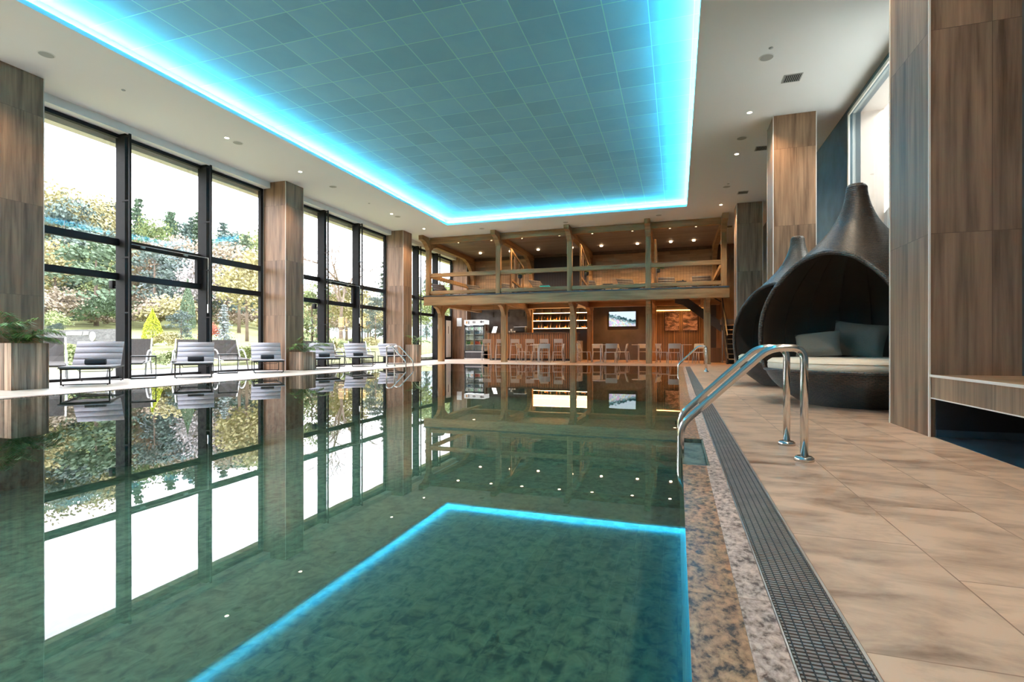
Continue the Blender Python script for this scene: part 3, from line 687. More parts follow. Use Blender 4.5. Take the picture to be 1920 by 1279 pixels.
# fridge
fr = thing('display_fridge', 'double glass-door drinks fridge with a white header', 'fridge', (-10.74, 25.0, 0))
f = MB(); f.box(0, .02, 0, 1.14, .75, .05); f.box(0, .06, .05, .05, .75, 1.85); f.box(1.09, .06, .05, 1.14, .75, 1.85); f.box(0, .7, .05, 1.14, .75, 1.85); f.box(0, .06, .05, 1.14, .7, .42); 
f.build('cabinet', plain('fridge_white', (.72, .72, .72), .4), fr)
MB().box(0, .0, 1.83, 1.14, .75, 2.07).build('header', emis('lit_header', (1, .97, .93), .42), fr)
f = MB(); f.box(.04, .03, .04, 1.1, .06, .36)
for k in range(26): f.box(.06 + k * .04, .02, .06, .075 + k * .04, .03, .34)
f.build('grille', plain('fridge_grille', (.08, .08, .09), .5), fr)
f = MB(); f.box(.02, .02, .42, 1.12, .05, .47); f.box(.02, .02, 1.68, 1.12, .05, 1.8)
for x in (.02, .54, 1.07): f.box(x, .02, .42, x + .05, .05, 1.8)
f.build('door_frame', plain('fridge_dark_frame', (.04, .05, .06), .35), fr)
for x in (.07, .59): MB().box(x, .035, .47, x + .48, .04, 1.68).build('door', m_glass, fr)
f = MB()
for z in (.75, 1.03, 1.3, 1.52): f.box(.06, .08, z, 1.08, .68, z + .02)
f.build('shelf', m_white, fr)
MB().box(.06, .15, 1.79, 1.08, .2, 1.82).build('tube_lamp', emis('fridge_lamp', (.9, .95, 1), 22), fr)
f = MB(); f.box(.12, -.006, 1.88, .2, -.001, 2.0); f.m = 1; f.box(.5, -.006, 1.98, .64, -.001, 2.0); f.box(.5, -.006, 1.9, .64, -.001, 1.925); f.box(.5, -.006, 1.93, .55, -.001, 1.97); f.box(.59, -.006, 1.93, .64, -.001, 1.965)
f.box(.9, -.006, 1.94, 1.13, -.001, 1.98); f.box(.96, -.006, 1.9, 1.0, -.001, 2.02); f.box(.25, -.006, 1.86, .29, -.001, 2.0)
f.build('header_print', [plain('print_orange', (.8, .4, .15), .6), plain('print_dark', (.06, .02, .02), .6)], fr)
f = MB()
for k in range(7): f.box(.2 + k * .045, .014, 1.735, .232 + k * .045, .02, 1.76)
f.build('door_lettering', m_white, fr)
f = MB(); f.prism([(.3, 1.45), (.42, 1.55), (.36, 1.72), (.45, 1.85), (.3, 1.8), (.25, 1.6)], 'x', 1.141, 1.145); f.build('side_print', plain('print_red', (.18, .02, .02), .6), fr)
cols = [(.1, .35, .1), (.7, .1, .05), (.8, .4, .08), (.5, .55, .6), (.2, .35, .5), (.15, .1, .05)]
bm_ = [plain('drink_%d' % i, c, .2) for i, c in enumerate(cols)]
for i, (z, sel) in enumerate(((.77, (0, 2, 1, 1, 0)), (1.05, (3, 3, 3)), (1.32, (4, 3, 4)), (1.54, (5, 0, 5, 0)))):
    for j in range(12):
        o = MB().lathe([(0, 0), (.028, 0), (.028, .13), (.012, .16), (.012, .19), (0, .19)], n=8).build('drink_bottle', bm_[sel[(j * 5 // 12) % len(sel)]]); o.location = (-10.64 + j * .082, 25.16, z)
        tag(o, 'drink bottle in the glass-door fridge, %s shelf' % ('lowest', 'second', 'third', 'top')[i], 'bottle', 'bottles on the %s fridge shelf' % ('lowest', 'second', 'third', 'top')[i])
# television
tv = thing('television', 'flat television showing a bright outdoor scene on the dark wall', 'television', (-3.27, 25.9, 1.66))
MB().box(0, 0, 0, 1.33, .06, .76).build('casing', m_black, tv)
m, nt, out = newmat('television_picture'); tc = nd(nt, 'TexCoord'); mp = nd(nt, 'Mapping', {'Vector': tc.outputs['UV']}); sp_ = nd(nt, 'SeparateXYZ', {'Vector': tc.outputs['UV']})
vo = nd(nt, 'TexVoronoi', {'Vector': mp.outputs[0], 'Scale': 16.}); no = nd(nt, 'TexNoise', {'Vector': mp.outputs[0], 'Scale': 9., 'Detail': 5})
hsv = nd(nt, 'HueSaturation', {'Color': vo.outputs['Color'], 'Saturation': .75, 'Value': 1.1})
crowd = mix(nt, hsv.outputs[0], (.85, .85, .9), .4)
trees = ramp(nt, no.outputs['Fac'], [(.42, (.02, .06, .07)), (.58, (.25, .42, .45))]); sky_ = (.75, .9, 1.0)
xx = nd(nt, 'Math', {0: sp_.outputs[0], 1: .25}, operation='MULTIPLY'); hh = nd(nt, 'Math', {0: sp_.outputs[1], 1: xx.outputs[0]}, operation='ADD')
n2_ = nd(nt, 'Math', {0: no.outputs['Fac'], 1: .35}, operation='MULTIPLY'); h3 = nd(nt, 'Math', {0: hh.outputs[0], 1: n2_.outputs[0]}, operation='ADD')
up = mix(nt, trees, sky_, ramp(nt, nd(nt, 'Math', {0: h3.outputs[0], 1: .0}, operation='ADD').outputs[0], [(.80, (0, 0, 0)), (.84, (1, 1, 1))]))
lo = mix(nt, crowd, up, ramp(nt, h3.outputs[0], [(.60, (0, 0, 0)), (.66, (1, 1, 1))]))
em = nd(nt, 'Emission', {'Color': lo, 'Strength': .45}); nt.links.new(em.outputs[0], out.inputs[0])
MB().box(.015, -.004, .015, 1.315, 0, .745).build('screen', m, tv)
# pictures
def picture(x, w_, lab, sc_, seed):
    t = thing('framed_picture', lab, 'picture', (x, 25.88, 1.44), 0, 'canvas prints')
    MB().box(0, 0, 0, w_, .04, .9).build('canvas', plain('canvas_edge', (.03, .02, .02), .8), t)
    m, nt, out = newmat('sepia_print'); v = uvmap(nt, 1, 2.2, 1, 'UV', (seed, 0, 0))
    n = nd(nt, 'TexNoise', {'Vector': v, 'Scale': sc_, 'Detail': 8, 'Roughness': .65, 'Distortion': 1.})
    bsdf(nt, out, {'Base Color': ramp(nt, n.outputs['Fac'], [(.38, (.035, .02, .02)), (.5, (.18, .10, .085)), (.62, (.4, .25, .2))]), 'Roughness': .6})
    MB().box(.01, -.003, .01, w_ - .01, 0, .89).build('print', m, t)
picture(-.58, .66, 'sepia landscape print of a wooded ridge, left of the two on the slat panel', 4., 1)
picture(.25, .68, 'sepia landscape print of a winding valley, right of the two on the slat panel', 2.2, 5)

# stairs
stt = thing('staircase', 'dark steel staircase with timber treads beside the gallery', 'staircase', (0, 0, 0))
f = MB()
for k in range(8):
    f.box(1.88, 21.45 + k * .27, .2 * (k + 1) - .03, 2.95, 21.45 + k * .27 + .29, .2 * (k + 1))
f.build('treads', wood('tread_wood', (.35, .22, .12), (.6, .42, .27), 'u'), stt)
f = MB()
for k in range(8): f.box(1.9, 21.72 + k * .27, .2 * k, 2.93, 21.74 + k * .27, .2 * (k + 1) - .03)
f.build('risers', m_black, stt)
f = MB()
for X in (1.82, 2.95): f.prism([(21.3, 0), (21.3, .22), (23.6, 1.92), (23.75, 1.92), (23.75, 1.5), (21.75, 0)], 'x', X, X + .06)
f.prism([(1.8, 1.3), (1.8, 1.75), (.3, 2.9), (-.1, 2.9), (-.1, 2.6), (.25, 2.5)], 'y', 23.75, 23.81)
f.build('stringer', m_black, stt, fix=True)
MB().box(1.75, 23.65, 1.6, 3.2, 24.9, 1.85).build('landing', m_greyw, stt)
f = MB(); f.bar((1.84, 21.4, 1.1), (1.84, 23.7, 2.75), .05, .05)
for k in range(6): f.box(1.83, 21.42 + k * .45, .2 + k * .32, 1.85, 21.44 + k * .45, 1.1 + k * .32)
f.bar((1.8, 23.76, 2.6), (.2, 23.76, 3.6), .05, .05)
f.build('handrail', m_black, stt)
o = MB().box(1.2, 23.3, 0, 1.75, 23.9, .62).build('storage_box', m_darkwood); tag(o, 'low dark wooden box beside the stair foot', 'box')
o = MB().box(1.78, 22.9, 0, 1.8, 23.2, 1.35).build('glass_screen_post', m_steelm); tag(o, 'pale upright panel under the stair landing', 'panel')

# ================================================================= FURNITURE
def chair_proto():
    t = thing('cafe_chair', '', 'chair')
    MB().box(-.22, -.2, .43, .22, .22, .455).build('seat', m_taupe, t, bevel=.01)
    f = MB(); n = 6; vs = []
    for i in range(n + 1):
        x = -.23 + .46 * i / n; yb = .23 + .05 * (1 - (2 * i / n - 1) ** 2)
        for z, o_ in ((.6, 0), (.8, .05)):
            vs += [(x, yb + o_, z), (x, yb + o_ + .018, z)]
    fs = []
    for i in range(n):
        a = i * 4; b = a + 4
        fs += [(a, b, b + 2, a + 2), (a + 1, a + 3, b + 3, b + 1), (a + 2, b + 2, b + 3, a + 3), (a, a + 1, b + 1, b)]
    fs += [(0, 2, 3, 1), (n * 4, n * 4 + 1, n * 4 + 3, n * 4 + 2)]
    f.add(vs, fs); f.build('backrest', m_taupe, t, fix=True)
    for sx, sy in ((-1, -1), (1, -1), (-1, 1), (1, 1)):
        top = .44 if sy < 0 else .78
        f = MB()
        if sy < 0: f.tube([(sx * .2, -.18, .44), (sx * .235, -.23, 0)], [.018, .014], 8)
        else: f.tube([(sx * .225, .275, .78), (sx * .21, .2, .45), (sx * .235, .27, 0)], [.015, .018, .014], 8)
        f.build('leg', m_taupe, t)
    return t
def stool_proto():
    t = thing('bar_stool', '', 'bar stool')
    MB().box(-.19, -.18, .72, .19, .18, .745).build('seat', m_taupe, t, bevel=.01)
    MB().bar((0, .205, .84), (0, .23, 1.02), .40, .018, (0, 1, 0)).build('backrest', m_taupe, t)
    for sx, sy in ((-1, -1), (1, -1), (-1, 1), (1, 1)):
        f = MB()
        if sy < 0: f.tube([(sx * .17, -.16, .73), (sx * .23, -.22, 0)], [.015, .011], 8)
        else: f.tube([(sx * .19, .22, .95), (sx * .18, .17, .73), (sx * .23, .24, 0)], [.014, .018, .013], 8)
        f.build('leg', m_taupe, t)
    f = MB(); f.tube([(-.21, -.2, .28), (.21, -.2, .28)], .009, 6); f.tube([(-.21, .21, .3), (.21, .21, .3)], .009, 6); f.tube([(-.21, -.2, .28), (-.21, .21, .3)], .009, 6); f.tube([(.21, -.2, .28), (.21, .21, .3)], .009, 6)
    f.build('footrest', m_taupe, t); return t
ch0 = chair_proto(); st0 = stool_proto(); used = []
def place(p, x, y, rz, lab, grp, z=0):
    if p not in used: used.append(p); o = p; o.location = (x, y, z); o.rotation_euler = (0, 0, rz); o['label'] = lab
    else: o = dup(p, (x, y, z), rz, lab)
    o['group'] = grp; return o
R = math.radians
for i, x in enumerate((-8.72, -8.02, -7.3, -6.52, -5.83, -5.15)):
    place(st0, x, 23.0, R(180 + (28, 25, 22, 8, 4, 0)[i]), 'taupe metal bar stool at the slatted counter, %s from the left' % ('first', 'second', 'third', 'fourth', 'fifth', 'sixth')[i], 'stools along the bar')
def table(x, y, lab, r=.36):
    t = thing('cafe_table', lab, 'table', (x, y, 0), 0, 'small tables by the bar')
    MB().lathe([(0, 0), (r, 0), (r, .02), (0, .02)], (0, 0, .745), 32, smooth=False).build('table_top', m_ttop, t)
    MB().tube([(0, 0, .02), (0, 0, .745)], .033, 14).build('column', m_alu, t)
    f = MB()
    for a in range(4): f.bar((0, 0, .03), (.27 * math.cos(a * 1.571 + .6), .27 * math.sin(a * 1.571 + .6), .015), .05, .022)
    f.build('base', m_alu, t)
tabs = [(-5.85, 21.9, 'first', 'in front of the left half of the bar'), (-3.1, 21.9, 'second', 'in front of the lit shelf end and television'), (-1.6, 22.9, 'third', 'behind the fourth timber post'), (.2, 21.9, 'fourth', 'in front of the slat panel')]
for x, y, n_, w_ in tabs: table(x, y, 'round pale-topped table, %s from the left, %s' % (n_, w_), .36 if n_ != 'third' else .3)
chs = [(-6.55, 22.0, 75, 0, 'left'), (-5.45, 21.35, -160, 0, 'near right'), (-6.1, 22.65, 10, 0, 'far'), (-5.05, 22.2, -70, 0, 'right'),
       (-3.8, 21.95, 80, 1, 'left'), (-3.35, 22.7, 10, 1, 'far'), (-2.62, 21.3, -165, 1, 'near right'), (-2.3, 22.1, -80, 1, 'right'),
       (-2.25, 23.0, 85, 2, 'left'), (-1.0, 22.7, -70, 2, 'right'), (-1.45, 23.7, 5, 2, 'far'),
       (-.52, 22.0, 70, 3, 'left'), (-.15, 21.3, 190, 3, 'near left'), (.85, 21.75, -75, 3, 'right'), (.75, 22.6, -30, 3, 'far right')]
for x, y, a, k, s_ in chs:
    place(ch0, x, y, R(a), 'taupe metal chair on the %s side of the %s table from the left' % (s_, tabs[k][2]), 'chairs round the bar tables')

# indoor loungers. local: x across, y towards the head end
def lounger_proto(m_cush=m_cush, m_cush2=m_cush2):
    t = thing('sun_lounger', '', 'sun lounger')
    W, L = .69, 1.5; b = .011
    f = MB(); f.box(0, .93, .285, .03, .96, .315)
    for x in (0, W): f.box(x - b, 0, .285, x + b, L, .315)
    f.box(0, -b, .285, W, b, .315); f.box(0, L - b, .285, W, L + b, .315)
    f.build('frame', m_black, t)
    for y in (.05, L - .1):
        f = MB(); f.box(-b, y - b, .012, b, y + b, .3); f.box(W - b, y - b, .012, W + b, y + b, .3); f.box(0, y - b, .012, W, y + b, .03)
        for x in (.03, W - .03): f.lathe([(.012, 0), (.012, .014)], (x, y, 0), 8)
        f.build('leg', m_black, t)
    f = MB(); f.tube([(.06, .8, .29), (.1, .85, .22), (W - .1, .85, .22), (W - .06, .8, .29)], .008, 6); f.build('support_bar', m_black, t)
    f = MB(); f.box(-.03, -.04, .318, W + .03, .97, .345); f.build('seat_pad', m_cush2, t, bevel=.012)
    MB().box(-.035, -.045, .308, W + .035, .3, .317).build('front_edge', m_black, t)
    f = MB(); n = 4; p0 = Vector((0, .95, .335)); dv = Vector((0, .41, .47)); nn = Vector((0, .47, -.41)).normalized()
    for i in range(n):
        a = p0 + dv * (i / n + .007); c = p0 + dv * ((i + 1) / n - .007)
        pr = [(0, .0), (.08, .012), (.5, .014), (.92, .012), (1, .0)]
        vs = []
        for t_, h in pr:
            q = a.lerp(c, t_)
            for x in (-.03, W + .03): vs.append(Vector((x, 0, 0)) + q - nn * h)
        for t_, h in pr:
            q = a.lerp(c, t_)
            for x in (-.03, W + .03): vs.append(Vector((x, 0, 0)) + q + nn * .02)
        fs = []
        for k in range(4):
            fs.append((k * 2, k * 2 + 1, k * 2 + 3, k * 2 + 2)); fs.append((10 + k * 2, 10 + k * 2 + 2, 10 + k * 2 + 3, 10 + k * 2 + 1))
            fs.append((k * 2, k * 2 + 2, 10 + k * 2 + 2, 10 + k * 2)); fs.append((k * 2 + 1, 10 + k * 2 + 1, 10 + k * 2 + 3, k * 2 + 3))
        fs.append((0, 10, 11, 1)); fs.append((8, 9, 19, 18))
        f.add(vs, fs, True)
    f.build('backrest', m_cush, t, fix=True)
    return t
lg0 = lounger_proto()
lg1 = lounger_proto(plain('brown_grey_fabric', (.09, .075, .075), .9), plain('brown_grey_fabric_seat', (.06, .05, .05), .9))
LP = [(-10.37, 6.15), (-10.41, 8.35), (-10.39, 10.53), (-10.4, 12.92), (-10.4, 14.75), (-10.4, 16.95)]
LB = ['nearest, beside the tall planter', 'second, beyond the first window post', 'third, against the second column', 'fourth, just behind the squat planter', 'fifth, between two side tables', 'sixth, farthest, behind the left pool ladder']
tw = MB(); sp_pts = []
for i in range(40):
    a = i * .42; r = .008 + .058 * i / 40; sp_pts.append((r * math.cos(a), r * math.sin(a)))
tw.lathe([(.0, 0), (.055, 0), (.06, .01), (.062, .15), (.06, .31), (.055, .32), (0, .32)], n=18)
tw_me = tw.build('rolled_towel', m_towel)
tsp = MB(); tsp.tube([(x, y, -.003) for x, y in sp_pts], .0035, 4); tsp_o = tsp.build('spiral_end', plain('towel_edge', (.09, .09, .1), .95), tw_me)
for i, (x, y) in enumerate(LP):
    a = R(47)
    place(lg0, x, y, a, 'grey padded sun lounger on the window-side deck, ' + LB[i], 'sun loungers on the window-side deck')
    c, s_ = math.cos(a), math.sin(a); lx, ly = .2, .78; px, py = x + lx * c - ly * s_, y + lx * s_ + ly * c
    o = tw_me if i == 0 else dup(tw_me, (0, 0, 0), 0); o.location = (px, py, .345 + .062); o.rotation_euler = (0, math.pi / 2, a)
    tag(o, 'dark rolled towel on the %s lounger by the windows' % ordn[i], 'towel', 'rolled towels on the loungers')
def side_table(x, y, a, lab):
    t = thing('side_table', lab, 'side table', (x, y, 0), R(a), 'black side tables between the loungers')
    MB().box(0, 0, .47, .45, .36, .5).build('table_top', m_black, t, bevel=.004); MB().box(0, 0, 0, .45, .36, .03).build('base_plate', m_black, t, bevel=.004)
    for x_ in (0, .435): MB().box(x_, 0, .03, x_ + .015, .015, .47).build('post', m_black, t)
for (x, y, l) in ((-11.04, 7.85, 'to the right of the nearest lounger'), (-11.1, 10.08, 'to the right of the second lounger'), (-11.05, 14.5, 'between the fourth and fifth loungers'), (-11.05, 16.35, 'between the fifth and sixth loungers')):
    side_table(x, y, 54, 'thin black metal side table ' + l)
# gallery loungers
for i, (x, y, a, l) in enumerate(((-10.2, 22.6, 62, 'first'), (-8.7, 23.4, 60, 'second'), (-7.0, 23.2, 58, 'third'), (-5.3, 22.6, 60, 'fourth'), (-3.6, 22.9, 30, 'fifth'), (-1.95, 22.9, 28, 'sixth'), (-.6, 22.9, 10, 'seventh'), (.75, 22.9, 5, 'eighth'))):
    place(lg1, x, y - .7, R(a), 'grey padded sun lounger up on the gallery, %s from the left' % l, 'sun loungers up on the gallery', 2.93)
for i, x in enumerate((-2.85, .15)):
    t = thing('gallery_side_table', 'small black stool table up on the gallery, %s of two' % ('left', 'right')[i], 'side table', (x, 22.4, 2.93), 0, 'gallery side tables')
    MB().box(-.2, -.2, .38, .2, .2, .45).build('table_top', m_black, t)
    for sx in (-.16, .16):
        for sy in (-.16, .16): MB().box(sx - .012, sy - .012, 0, sx + .012, sy + .012, .38).build('leg', m_black, t)
t = thing('beach_bag', 'dark bag with bright cyan trim on a gallery lounger', 'bag', (-5.75, 22.75, 3.28)); MB().box(-.22, -.12, 0, .2, .12, .22).build('body', m_towel, t, bevel=.03)
MB().box(-.23, -.13, .12, .21, .13, .16).build('cyan_trim', plain('cyan_fabric', (.0, .45, .55), .6), t)

# ---------------------------------------------------------------- planters
def planter(x0_, y0_, w_, d_, h, lab, plab, seed, L, n):
    t = thing('planter', lab, 'planter', (x0_, y0_, 0), 0, 'driftwood planters')
    f = MB(); f.box(0, 0, 0, w_, .04, h); f.box(0, d_ - .04, 0, w_, d_, h); f.box(0, .04, 0, .04, d_ - .04, h); f.box(w_ - .04, .04, 0, w_, d_ - .04, h)
    f.build('plank_sides', m_pot, t, bevel=.004); MB().box(.04, .04, h - .12, w_ - .04, d_ - .04, h - .08).build('soil', m_soil, t)
    p = thing('potted_palm', plab, 'palm', (x0_ + w_ / 2, y0_ + d_ / 2, h - .08), 0, 'palms in the planters')
    f = MB(); fronds(f, (0, 0, .0), n, L, seed, rise=.95, leaf=.26, nl=15, lw=.011, droop=1.7, az0=-1.45, az1=1.45); f.build('fronds', m_palm, p)
    f = MB(); f.tube([(0, 0, -.02), (.01, 0, .12)], .025, 8); f.build('stem', m_postv, p)
planter(-10.78, 5.31, .68, .52, .76, 'tall driftwood-plank planter at the left picture edge', 'green palm in the tall planter at the left picture edge', 3, .8, 13)
planter(-10.79, 12.22, .52, .52, .53, 'squat driftwood-plank planter at the foot of the second column', 'palm with drooping fronds in the squat planter by the second column', 9, .85, 9)
planter(-10.79, 18.9, .54, .4, .76, 'driftwood-plank planter at the foot of the third column', 'sparse palm in the planter by the third column', 14, .8, 6)

# ---------------------------------------------------------------- pool handrails
def rail_path(fx, bend_top, low_x, low_z, top, under):
    return fillet([(fx, 0, .0), (fx, 0, top), (bend_top, 0, top), (low_x, 0, low_z), (low_x, 0, under), (low_x + .09 * (1 if fx > low_x else -1), 0, under - .12)], .075, 6)
def handrails(x, ys, mirror, lab, r=.0235, d=None):
    t = thing('pool_handrail', lab, 'handrail', (0, 0, 0))
    for yy in ys:
        if not mirror: p = rail_path(.755, .56, .02, .185, .705, -.22)
        else: p = [(x + .75 - q[0] - .75, 0, q[2]) for q in rail_path(.755, .56, .02, .185, .705, -.22)]
        p = [(q[0], yy, q[2]) for q in p]
        o = MB().tube(p, r, 14).build('rail', m_steel, t)
        q = p[0]; MB().lathe([(.0, .028), (.045, .028), (.056, .02), (.058, 0), (0, 0)], (q[0], yy, 0), 28).build('floor_flange', m_steel, o)
handrails(0, (3.61, 4.15), False, 'pair of polished steel handrails on the near right pool edge')
handrails(0, (14.85, 15.35), False, 'pair of steel handrails on the right pool edge near the gallery', .021)
handrails(-8.62, (15.2, 15.7), True, 'pair of steel handrails on the window side of the pool', .021)

# ---------------------------------------------------------------- wicker daybeds
def daybed(cx_, cy_, az, lab, grp):
    t = thing('wicker_daybed', lab, 'daybed', (cx_, cy_, 0), az, grp)   # opening faces local -y
    prof = [(.42, 1.01), (.55, 1.045), (.72, 1.065), (.9, 1.07), (1.08, 1.05), (1.25, 1.0), (1.42, .92), (1.58, .81), (1.72, .7), (1.86, .555), (2.0, .42), (2.12, .315), (2.25, .23), (2.4, .165), (2.55, .125), (2.66, .112)]
    def shell(pr, n=96, dr=0, cut=None, name='', mat=None, cap=False):
        vs = []; fs = []; uvs = []; L = [0]
        for i in range(1, len(pr)): L.append(L[-1] + math.hypot(pr[i][0] - pr[i - 1][0], pr[i][1] - pr[i - 1][1]))
        for z, r in pr:
            for k in range(n):
                a = 2 * math.pi * k / n; vs.append(((r - dr) * math.cos(a), (r - dr) * math.sin(a), z))
        for i in range(len(pr) - 1):
            for k in range(n):
                fs.append((i * n + k, i * n + (k + 1) % n, (i + 1) * n + (k + 1) % n, (i + 1) * n + k))
                u0, u1 = k / n * 5.4, (k + 1) / n * 5.4; uvs.append(((u0, L[i]), (u1, L[i]), (u1, L[i + 1]), (u0, L[i + 1])))
        me = bpy.data.meshes.new(name); me.from_pydata(vs, [], fs); uvl = me.uv_layers.new(name='UVMap')
        for p in me.polygons:
            p.use_smooth = True
            for j, li in enumerate(p.loop_indices): uvl.data[li].uv = uvs[p.index][j]
        if cut is not None:
            bm = bmesh.new(); bm.from_mesh(me)
            bmesh.ops.bisect_plane(bm, geom=bm.verts[:] + bm.edges[:] + bm.faces[:], plane_co=(0, -cut, 0), plane_no=(0, -1, 0), clear_outer=True)
            bm.to_mesh(me); bm.free()
        me.materials.append(mat); o = bpy.data.objects.new(name, me); COL.objects.link(o); o.parent = t; return o
    # smooth profile
    def dense(pr, m=5):
        out = []
        for i in range(len(pr) - 1):
            p0, p1, p2, p3 = pr[max(i - 1, 0)], pr[i], pr[i + 1], pr[min(i + 2, len(pr) - 1)]
            for k in range(m):
                u = k / m
                out.append(tuple(.5 * (2 * p1[j] + (p2[j] - p0[j]) * u + (2 * p0[j] - 5 * p1[j] + 4 * p2[j] - p3[j]) * u * u + (3 * p1[j] - p0[j] - 3 * p2[j] + p3[j]) * u ** 3) for j in (0, 1)))
        out.append(pr[-1]); return out
    D = dense(prof); K = .60
    shell(D, cut=K, name='wicker_hood', mat=m_weave)
    lin = shell([p for p in D if p[0] < 2.2], dr=.035, cut=K, name='inner_lining', mat=m_inner)
    MB().lathe([(.0, 2.7), (.09, 2.7), (.115, 2.66), (.112, 2.6)], n=20).build('tip_cap', m_weave, t)
    pts = []
    for z, r in D:
        if r > K: pts.append((math.sqrt(r * r - K * K), z))
    zt = pts[-1][1] + .02
    path = [(-x, -K, z) for x, z in pts] + [(0, -K, zt)] + [(x, -K, z) for x, z in reversed(pts)]
    MB().tube(path, .028, 10).build('rim', m_weave, t)
    f = MB()
    for k in range(9):
        a = R(5 + k * 21.5); q = [((r - .05) * math.cos(a), (r - .05) * math.sin(a), z) for z, r in D if .55 < z < 2.1]
        f.tube(q, .008, 5)
    f.build('rib', m_inner, t)
    base = dense([(0.0, .60), (.06, .68), (.14, .79), (.24, .90), (.34, .975), (.42, 1.01)], 4)
    shell(base, name='base_bowl', mat=m_weave)
    MB().tube([(1.012 * math.cos(2 * math.pi * k / 72), 1.012 * math.sin(2 * math.pi * k / 72), .42) for k in range(72)], .02, 8, closed=True).build('base_rim', m_weave, t)
    MB().lathe([(0, 0.0), (.6, 0.0), (.6, .005), (0, .005)], n=32).build('foot', m_black, t)
    mt = MB().lathe([(0, .40), (.93, .40), (.975, .42), (.985, .47), (.975, .53), (.93, .56), (.7, .572), (0, .575)], n=64).build('mattress', m_matt, t)
    MB().tube([(.982 * math.cos(2 * math.pi * k / 72), .982 * math.sin(2 * math.pi * k / 72), .515) for k in range(72)], .006, 6, closed=True).build('piping', m_matt, mt)
    return t
def pillow(loc, rot, w_, h, mat, lab, grp='daybed cushions'):
    n = 12; f = MB(); vs = []; fs = []
    def P(i, j, s_):
        u, v = i / n * 2 - 1, j / n * 2 - 1
        th_ = .085 * ((1 - u ** 4) * (1 - v ** 4)) ** .6; pin = 1 - .07 * (1 - abs(u) ** 2) * abs(v) ** 3; pin2 = 1 - .07 * (1 - abs(v) ** 2) * abs(u) ** 3
        return (u * w_ / 2 * pin2, s_ * th_, v * h / 2 * pin)
    for s_ in (-1, 1):
        for j in range(n + 1):
            for i in range(n + 1): vs.append(P(i, j, s_))
    N_ = (n + 1) ** 2
    for j in range(n):
        for i in range(n):
            a = j * (n + 1) + i; fs.append((a, a + 1, a + n + 2, a + n + 1)); a += N_; fs.append((a, a + n + 1, a + n + 2, a + 1))
    f.add(vs, fs, True); o = f.build('cushion', mat); o.location = loc; o.rotation_euler = rot; tag(o, lab, 'cushion', grp); return o
AZ = -R(48)
def loc_of(cx_, cy_, az, lx, ly, z): return (cx_ + lx * math.cos(az) - ly * math.sin(az), cy_ + lx * math.sin(az) + ly * math.cos(az), z)
DB = [(2.1, 7.3, AZ), (2.08, 10.45, AZ)]
for i, (x, y, a) in enumerate(DB):
    daybed(x, y, a, ('large drop-shaped dark wicker daybed, the nearer one, by the near column', 'drop-shaped dark wicker daybed, the farther one, partly hidden by the nearer')[i], 'drop-shaped wicker daybeds')
    s_ = ('nearer', 'farther')[i]
    pillow(loc_of(x, y, a, -.18, .32, .79), (R(-20), R(8), a + R(18)), .62, .48, m_pillow, 'large grey-green cushion leaning in the %s wicker daybed' % s_)
    pillow(loc_of(x, y, a, -.42, -.12, .73), (R(-32), R(-6), a + R(30)), .52, .38, m_pillow, 'smaller grey-green cushion in front in the %s wicker daybed' % s_)
pillow(loc_of(2.1, 7.3, AZ, .72, -.3, .70), (R(-18), R(25), AZ - R(70)), .36, .3, m_matt, 'small cream cushion at the right rim of the nearer wicker daybed')

# ================================================================= OUTSIDE
def azr(x, y): return math.degrees(math.atan2(-x, y))
def sstep(a, b, x): t = max(0, min(1, (x - a) / (b - a))); return t * t * (3 - 2 * t)
def lerp_tab(x, tab):
    for (a, u), (b, v) in zip(tab[:-1], tab[1:]):
        if x <= b: return u + (v - u) * max(0, (x - a) / (b - a))
    return tab[-1][1]
def H(x, y):
    r = math.hypot(x, y); z = lerp_tab(r, [(0, -.06), (21, -.06), (29, .55), (34, 1.0), (52, 2.6), (80, 7.5), (130, 15.5), (220, 20)])
    if z > 1.0: z = 1.0 + (z - 1.0) * (.12 + .88 * sstep(36, 50, azr(x, y)))
    return z
def at(px, D):      # a point on the ground seen at this bearing, D metres deep
    a = (px - 960) / 960.; x = D * (-SN + a * CS); y = D * (CS + a * SN); return x, y, H(x, y)
m_grass = plain('spring_lawn', (.19, .205, .075), .9, var=.2, vs=.35)
f = MB(); nx, ny = 80, 80; vs = []; fs = []
for i in range(nx + 1):
    for j in range(ny + 1):
        u = (i / nx) ** 1.6; x = -11.75 - 230 * u; y = -40 + 290 * (j / ny); vs.append((x, y, H(x, y)))
for i in range(nx):
    for j in range(ny): a = i * (ny + 1) + j; fs.append((a, a + 1, a + ny + 2, a + ny + 1))
f.add(vs, fs, True); o = f.build('hillside_lawn', m_grass, fix=True); tag(o, 'pale green lawn and hillside rising beyond the terrace', 'lawn')
f = MB(); f.box(-15.5, -4, -.05, XW - .11, 32, -.012); o = f.build('terrace', m_terr); tag(o, 'pale paved terrace outside the tall windows', 'terrace')
m_far = plain('haze_tinted_slope', (.22, .27, .27), 1., var=.08, vs=.02)  # distance haze is mixed into this pale blue-green, no volume outside
f = MB(); vs = []; fs = []; n = 40
for i in range(n + 1):
    t_ = i / n; az_ = R(52 - 46 * t_); hgt = 95 * math.sin(math.pi * min(1, t_ * 1.02)) ** .8 * (.55 + .45 * t_) + 4 * math.sin(t_ * 40)
    for k, (rr, hh_) in enumerate(((380, 0), (470, .55), (560, .95), (640, 1.0), (720, .6))):
        vs.append((-rr * math.sin(az_), rr * math.cos(az_), hgt * hh_))
for i in range(n):
    for k in range(4): a = i * 5 + k; fs.append((a, a + 5, a + 6, a + 1))
f.add(vs, fs, True); o = f.build('distant_hill', m_far, fix=True); tag(o, 'pale haze-tinted wooded hill in the distance beyond the second window bay', 'hill')

